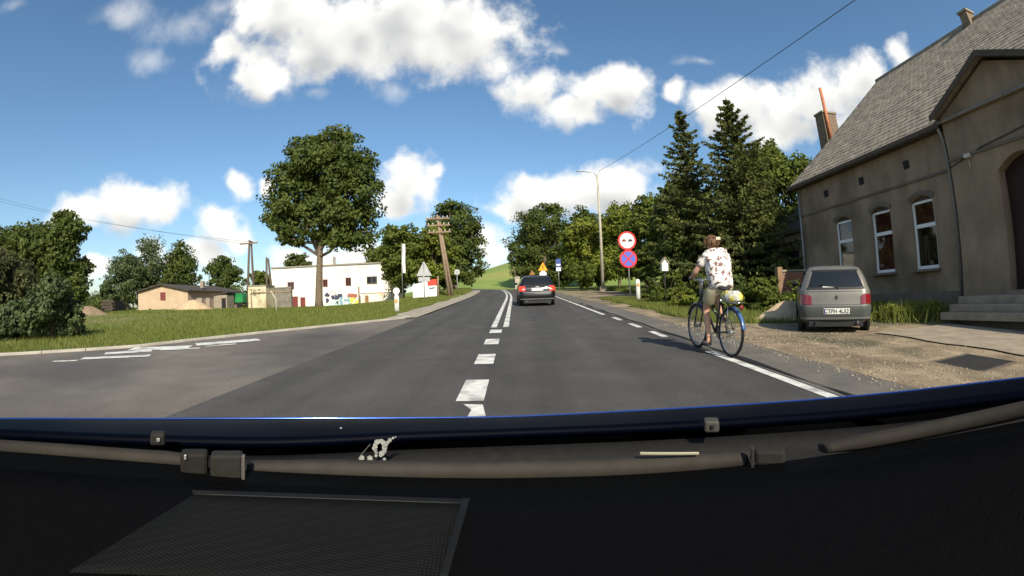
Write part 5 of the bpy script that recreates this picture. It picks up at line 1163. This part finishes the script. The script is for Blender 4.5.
for k in range(46):
    a = rh.uniform(0, 6.28); th = rh.uniform(.2, 1.75); 
    if math.sin(a) > .55 and th > 1.0: continue
    p0 = Vector((-.025 + .1 * math.sin(th) * math.cos(a), -.062 + .108 * math.sin(th) * math.sin(a), 1.622 + .094 * math.cos(th))); d = (p0 - Vector((-.025, -.06, 1.63))).normalized()
    lk.tube([p0, p0 + d * .02 + Vector((0, 0, -.02)), p0 + d * .028 + Vector((rh.uniform(-.02, .02), 0, -.055))], [.014, .011, .003], 5)
lk.build('hair_lock', hair_m, ps, kind='stuff')
for s in (-1, 1): MB().loft([[(-.03 + s * (.088 + .012 * q), -.04 + .018 * k * math.cos(a), 1.595 + .03 * k * math.sin(a)) for a in [6.283 * j / 10 for j in range(10)]] for q, k in ((0, .8), (.6, 1), (1, .7))]).build('ear', skin_m, ps)
for s in (-1, 1): MB().lathe((-.05 + s * .032, .034, 1.622), (-.15, 1, 0), [(.012, 0), (.011, .006), (.004, .009)], 10).build('eye', mat('eye', (.08, .06, .05), rough=.2), ps)
MB().box((-.05, .038, 1.562), (.045, .012, .01)).build('mouth', mat('lips', (.4, .13, .11), rough=.5), ps, .003)
MB().box((.03, -.168, 1.66), (.07, .02, .045), (0, 0, R(-15))).build('sunlit_hair', mat('sunlit hair patch', (.6, .5, .38), rough=.4), ps, .006)  # pale block, colour stands in for sunlight on the brown hair
for x, z, y in ((-.14, .155, -.045), (.14, .505, -.025)):
    MB().loft([[(x + .043 * k * math.cos(a), yy, z - .03 + .012 + (.03 * k if math.sin(a) > 0 else .012) * math.sin(a)) for a in [6.283 * j / 12 for j in range(12)]] for yy, k in ((y - .12, .6), (y - .09, .95), (y, 1.0), (y + .09, 1.12), (y + .13, .7))]).build('shoe', black_pl, ps)
# ------------------------------------------------------------------ the car the camera rides in: bonnet, wipers, windscreen, dashboard
own = thing('own_car', 'blue car seen from its own dashboard, bonnet edge, wipers and dark fascia', 'car', (0, 0, 0), (PITCHR, 0, 0))
RC = Matrix.Rotation(-PITCHR, 3, 'X'); EYE = RC @ CAMP
def cf(px, py, D=None, rad=None):           # point in the car's frame along a picture direction, at forward distance D or on the curve of the scuttle
    d = RC @ ray(px, py)
    if D is not None: return EYE + d * (D / d.y)
    t = rad / math.hypot(d.x * .86, d.y); return EYE + d * t
def curve(pts, rad, n=60):                  # picture polyline -> smooth 3-D curve
    xs = [p[0] for p in pts]; out = []
    for i in range(n + 1):
        x = xs[0] + (xs[-1] - xs[0]) * i / n
        for k in range(len(pts) - 1):
            if x <= pts[k + 1][0] + 1e-6: break
        a = pts[max(k - 1, 0)]; b = pts[k]; c = pts[k + 1]; e = pts[min(k + 2, len(pts) - 1)]
        t = (x - b[0]) / (c[0] - b[0]); m0 = (c[1] - a[1]) / max(1e-6, c[0] - a[0]) * (c[0] - b[0]); m1 = (e[1] - b[1]) / max(1e-6, e[0] - b[0]) * (c[0] - b[0])
        y = (2 * t ** 3 - 3 * t * t + 1) * b[1] + (t ** 3 - 2 * t * t + t) * m0 + (-2 * t ** 3 + 3 * t * t) * c[1] + (t ** 3 - t * t) * m1
        out.append(cf(x, y, rad=rad))
    return out
blue_paint = mat('dark blue metallic paint', (.0005, .0011, .0042), (.0007, .0015, .0052), 30, .5, metal=.0, spec=.03)
highlight_blue = mat('painted bonnet highlight', (.02, .06, .26), rough=.16, metal=.6, coat=1.0)  # brighter copy of the car's blue, its colour holds the edge highlight
dash_m = mat('dashboard plastic', (.0016, .0016, .0022), (.0024, .0024, .003), 60, .8, .3, 300, spec=.05)
cowl_m = mat('scuttle plastic', (.020, .0185, .016), (.027, .025, .0215), 40, .7, spec=.1)
wiper_m = mat('dusty wiper arm', (.026, .022, .017), (.036, .030, .023), 25, .7, spec=.2)
E0 = [(-60, 421), (0, 420), (130, 420), (260, 419.5), (400, 419), (512, 417.5), (640, 411.5), (760, 404.5), (880, 395), (1024, 379), (1090, 371)]      # far rim of the bonnet
E1 = [(-60, 430), (0, 432), (130, 438), (260, 441), (330, 439), (400, 435.5), (512, 431.5), (640, 426.5), (760, 419.5), (880, 410), (1024, 393), (1090, 384)]                 # its rear edge
far_ = curve(E0, 1.26); rear_ = curve(E1, 1.0)
rows = []
for q in (0, .12, .3, .5, .7, .88, 1.0):
    rows.append([a + (b - a) * q + Vector((0, 0, .012 * math.sin(math.pi * q))) for a, b in zip(rear_, far_)])
for dy, dz in ((.03, -.014), (.12, -.07), (.3, -.16), (.5, -.27), (.6, -.36)):
    rows.append([b + Vector((0, dy, dz)) for b in far_])
rows.insert(0, [a + Vector((0, .004, -.02)) for a in rear_])
bon = MB().grid(rows).build('bonnet', blue_paint, own)
bon.modifiers.new('thick', 'SOLIDIFY').thickness = .012
MB().tube([p + Vector((0, -.004, .004)) for p in far_], .0032, 8).build('bonnet_highlight', highlight_blue, bon)  # thin bright tube added as the highlight along the bonnet edge
# scuttle below the windscreen
E2 = [(-60, 452), (0, 456), (130, 466), (260, 476), (400, 482), (512, 483), (640, 479), (760, 469), (880, 452), (1024, 426), (1090, 412)]
c2 = curve(E2, .82); c1 = [a + Vector((0, -.012, -.03)) for a in rear_]
MB().grid([[a + (b - a) * q + Vector((0, 0, -.02 * math.sin(math.pi * q))) for a, b in zip(c1, c2)] for q in (0, .25, .5, .75, 1)]).build('scuttle', cowl_m, own).modifiers.new('thick', 'SOLIDIFY').thickness = .006
# wipers
def blade(pts, rad, h, name='wiper'):
    c = curve(pts, rad, 40); P = []
    for i, p in enumerate(c):
        t = i / 40; k = h * (.55 + .45 * min(1, 6 * t, 6 * (1 - t) + .2)); P.append([p + Vector((0, .012, -k)), p + Vector((0, .0, -k * .3)), p + Vector((0, .006, k * .6)), p + Vector((0, .022, k * .75)), p + Vector((0, .034, k * .2)), p + Vector((0, .03, -k))])
    return MB().loft(P).build(name, wiper_m, own)
w1 = blade([(246, 470), (380, 474), (512, 474), (640, 470), (752, 461)], .80, .025)
MB().tube([p + Vector((0, .004, -.024)) for p in curve([(250, 470), (380, 474), (512, 474), (640, 470), (750, 461)], .80, 30)], .004, 6).build('rubber_blade', black_m, w1)
w2 = blade([(828, 451), (900, 438), (970, 424), (1060, 404)], .80, .016)
w0 = blade([(-50, 448), (60, 455), (130, 460), (190, 463)], .80, .018)
def bit(name, par, px0, px1, py0, py1, rad, m, dep=.02, bev=.003):
    a = cf(px0, py1, rad=rad); b = cf(px1, py1, rad=rad); c = cf(px1, py0, rad=rad); d = cf(px0, py0, rad=rad)
    n = (b - a).cross(d - a).normalized(); n = n if n.y > 0 else -n
    return MB().prism([a, b, c, d], n * dep).build(name, m, par, bev)
bit('pivot_cap', w1, 180, 208, 453, 478, .775, mat('worn cap', (.016, .0145, .012), (.022, .02, .016), 40, .7, spec=.1), .03, .007); bit('arm_joint', w1, 210, 243, 455, 481, .77, cowl_m, .03, .006); bit('clip', w1, 241.5, 245, 456, 482, .765, mat('worn clip', (.09, .08, .07), rough=.5), .01, .001)
bit('end_cap', w1, 751, 754, 448, 469, .785, black_pl, .01, .001); bit('end_cap', w1, 755, 786, 451, 466, .79, cowl_m, .02, .006); bit('pivot_pin', w1, 184, 186.5, 455, 460, .77, metal_grey, .004, .001)
bit('glint_strip', w1, 640, 699, 452.5, 455.0, .80, mat('yellowish glint', (.62, .55, .38), rough=.35, metal=.6), .004, .0008)  # pale strip painted in as a yellowish glint along the wiper
for px, py in ((157.5, 440), (712, 427)):
    nz = bit('washer_nozzle', own, px - 7.5, px + 7.5, py - 6, py + 6, .93, cowl_m if px < 300 else mat('pale nozzle', (.05, .047, .04), rough=.6), .03, .005)
    bit('jet', nz, px - 1, px + 2.5, py - 1.5, py + 2, .925, metal_grey if px < 300 else black_m, .004, .0008)
# bird dropping dried on the scuttle
dm_ = mat('dried white splash', (.30, .30, .27), (.14, .14, .125), 160, .95); db = MB(); rs3 = random.Random(8)
def drop(px, py, r, k=12, sx=1.0):
    c = cf(px, py, rad=.89); u = (cf(px + 2, py, rad=.89) - c).normalized(); n = (EYE - c).normalized(); v_ = n.cross(u).normalized(); r = r / FPX * .93
    top = [c + n * .004 + (u * math.cos(6.283 * j / k) * sx + v_ * math.sin(6.283 * j / k)) * r * rs3.uniform(.8, 1.15) for j in range(k)]
    db.prism(top, -n * .004)
for a in range(-45, 262, 13): drop(379.5 - (5.2 + rs3.uniform(-.9, .9)) * math.cos(R(a)), 447.5 - (6.2 + rs3.uniform(-.9, .9)) * math.sin(R(a)), rs3.uniform(1.5, 2.6), 9)
for k in range(9): drop(361 + k * 1.1, 455 - k * 1.3, .45, 6)
for px, py, r in ((386, 444, 2.6), (390, 440, 2.0), (393, 438, 1.3), (395.5, 437, .9), (388, 442, 1.7), (370, 458.5, 3.0), (361.5, 458, 2.7), (360.5, 462.5, 1.4), (384.5, 459, 1.6), (381, 455, 2.0), (376, 455.5, 1.7), (341, 428, 1.0)): drop(px, py, r)
db.build('bird_dropping', dm_, own, kind='stuff')
# dashboard top with its perforated speaker cover, and the black glued border of the screen
E3 = [(-60, 470), (0, 473), (130, 482), (260, 489), (400, 494), (512, 495), (640, 491), (760, 481), (880, 464), (1024, 436), (1090, 421)]
c3 = curve(E3, .74); c2b = curve([(x, y - 5) for x, y in E2], .795)
MB().grid([[a + (b - a) * q for a, b in zip(c2b, c3)] for q in (0, .5, 1)]).build('screen_border', mat('black glass border', (.002, .002, .002), rough=.6, spec=.05), own)
c3b = curve([(x, y - 4) for x, y in E3], .725)
def lay(p, q):                              # towards the driver the fascia falls gently
    return Vector((p.x * (1 + .08 * q), p.y - .62 * q, p.z - .11 * q - .10 * q * q))
DR = [[lay(p, q) for p in c3b] for q in (-.005, .1, .25, .4, .55, .7, .85, 1.0)]
DR.insert(0, [p + Vector((0, .015, -.05)) for p in DR[0]])
dash = MB().grid(DR).build('dashboard', dash_m, own)
def on_dash(px, py):
    d = RC @ ray(px, py); best = None
    for i in range(len(DR) - 1):
        for j in range(len(DR[0]) - 1):
            q = [DR[i][j], DR[i][j + 1], DR[i + 1][j + 1], DR[i + 1][j]]
            for tri in ((q[0], q[1], q[2]), (q[0], q[2], q[3])):
                n = (tri[1] - tri[0]).cross(tri[2] - tri[0])
                if abs(n.dot(d)) < 1e-12: continue
                t = n.dot(tri[0] - EYE) / n.dot(d); h = EYE + d * t
                if t > 0 and all((tri[(k + 1) % 3] - tri[k]).cross(h - tri[k]).dot(n) >= -1e-12 for k in range(3)):
                    if best is None or t < best[0]: best = (t, h, n.normalized() if n.z > 0 else -n.normalized())
    return best
gmat = mat('speaker mesh', (.0032, .0032, .0031), rough=.8, spec=.2)
nt = gmat.node_tree; N = nt.nodes; L = nt.links; tcn = N.new('ShaderNodeTexCoord'); vo = N.new('ShaderNodeTexVoronoi'); vo.inputs['Scale'].default_value = 190; vo.inputs['Randomness'].default_value = .0; L.new(tcn.outputs['Object'], vo.inputs['Vector'])
bpn = N.new('ShaderNodeBump'); bpn.inputs['Strength'].default_value = 1.0; bpn.inputs['Distance'].default_value = .003; L.new(vo.outputs['Distance'], bpn.inputs['Height']); L.new(bpn.outputs[0], N['Principled BSDF'].inputs['Normal'])
def dash_panel(name, quad, lift, m, n=8):
    P = []
    for i in range(n + 1):
        row = []
        for j in range(n + 1):
            a, b = i / n, j / n
            px = (quad[0][0] * (1 - b) + quad[1][0] * b) * (1 - a) + (quad[3][0] * (1 - b) + quad[2][0] * b) * a
            py = (quad[0][1] * (1 - b) + quad[1][1] * b) * (1 - a) + (quad[3][1] * (1 - b) + quad[2][1] * b) * a
            h = on_dash(px, py); row.append(h[1] + h[2] * lift if h else None)
        P.append(row)
    if any(p is None for r_ in P for p in r_): print('PANEL MISS', name, [(i, j) for i, r_ in enumerate(P) for j, p in enumerate(r_) if p is None]); return None
    o = MB().grid(P).build(name, m, dash); o.modifiers.new('thick', 'SOLIDIFY').thickness = .004; return o
dash_panel('speaker_grille', [(195, 497), (462, 507), (438, 588), (70, 574)], .006, gmat)
fr = mat('fascia frame', (.0035, .0035, .0035), rough=.6)
dash_panel('grille_frame', [(462.5, 503), (470, 503), (446, 588), (437.5, 588)], .010, fr); dash_panel('grille_frame', [(192, 494), (470, 503.4), (468, 507.5), (194, 498)], .009, fr)
# windscreen: it slopes back just behind the lens, which is stuck against it
gl_m = glass_mat('windscreen glass', (.97, .98, .97), .0004)
fl = c2b; top_z, top_y = 1.46, -.70
P = []
mid = fl[len(fl) // 2]
ws_dir = (EYE + Vector((0, -.02, -.018)) - mid)
for q in (0, .25, .5, .75, 1.0, 1.25, 1.5):
    P.append([Vector((p.x * (1 - .14 * q), p.y + ws_dir.y * q, p.z + ws_dir.z * q - .01 * abs(p.x) * q)) for p in fl])
MB().grid(P).build('windscreen', gl_m, own)
TY, TZ = P[-1][len(fl) // 2].y, P[-1][len(fl) // 2].z
head = mat('roof lining', (.18, .17, .16), rough=.9)
edge = P[-1]
MB().grid([[e_ + Vector((0, -d, .05 * math.sin(d * 2.0))) for e_ in edge] for d in (-.02, .25, .6, 1.0, 1.5, 1.9)]).build('roof', blue_paint, own).modifiers.new('thick', 'SOLIDIFY').thickness = .03
for s in (-1, 1):
    xs_ = s * .78
    MB().prism([(xs_, -2.6, .25), (xs_, .35, .25), (xs_, .5, .72), (xs_, TY + 1.3, .8), (xs_, -2.6, .8)], (s * .06, 0, 0)).build('door', blue_paint, own)
    e_ = edge[0] if s < 0 else edge[-1]
    f_ = P[0][0] if s < 0 else P[0][-1]
    MB().tube([f_, e_], .03, 8).build('windscreen_pillar', blue_paint, own)
    MB().tube([e_ + Vector((0, -.9, .05)), (s * .8, TY - .75, .8)], .04, 8).build('door_pillar', blue_paint, own)
    MB().tube([e_ + Vector((0, -1.85, .0)), (s * .8, TY - 2.0, .8)], .06, 8).build('rear_pillar', blue_paint, own)
MB().box((0, -2.5, .6), (1.6, .1, .9)).build('tailgate', blue_paint, own, .03)
MB().box((0, -1.0, .22), (1.6, 3.2, .06)).build('floor_pan', black_pl, own)
for s in (-.38, .38):
    st = MB().box((s, -.75, .42), (.5, .5, .16)).build('seat', dash_m, own, .05); MB().box((s, -1.03, .78), (.48, .14, .66), (R(-14), 0, 0)).build('seat_back', dash_m, st, .05)
MB().prism([(-.8, .45, .3), (-.8, 1.75, .3), (-.8, 1.72, .5), (-.8, 1.2, .66), (-.8, .55, .70)], (1.6, 0, 0)).build('front_body', blue_paint, own, .03)
for s in (-1, 1):
    for y in (1.25, -1.6): wheel(own, s * .74, y, .285, .17, s)
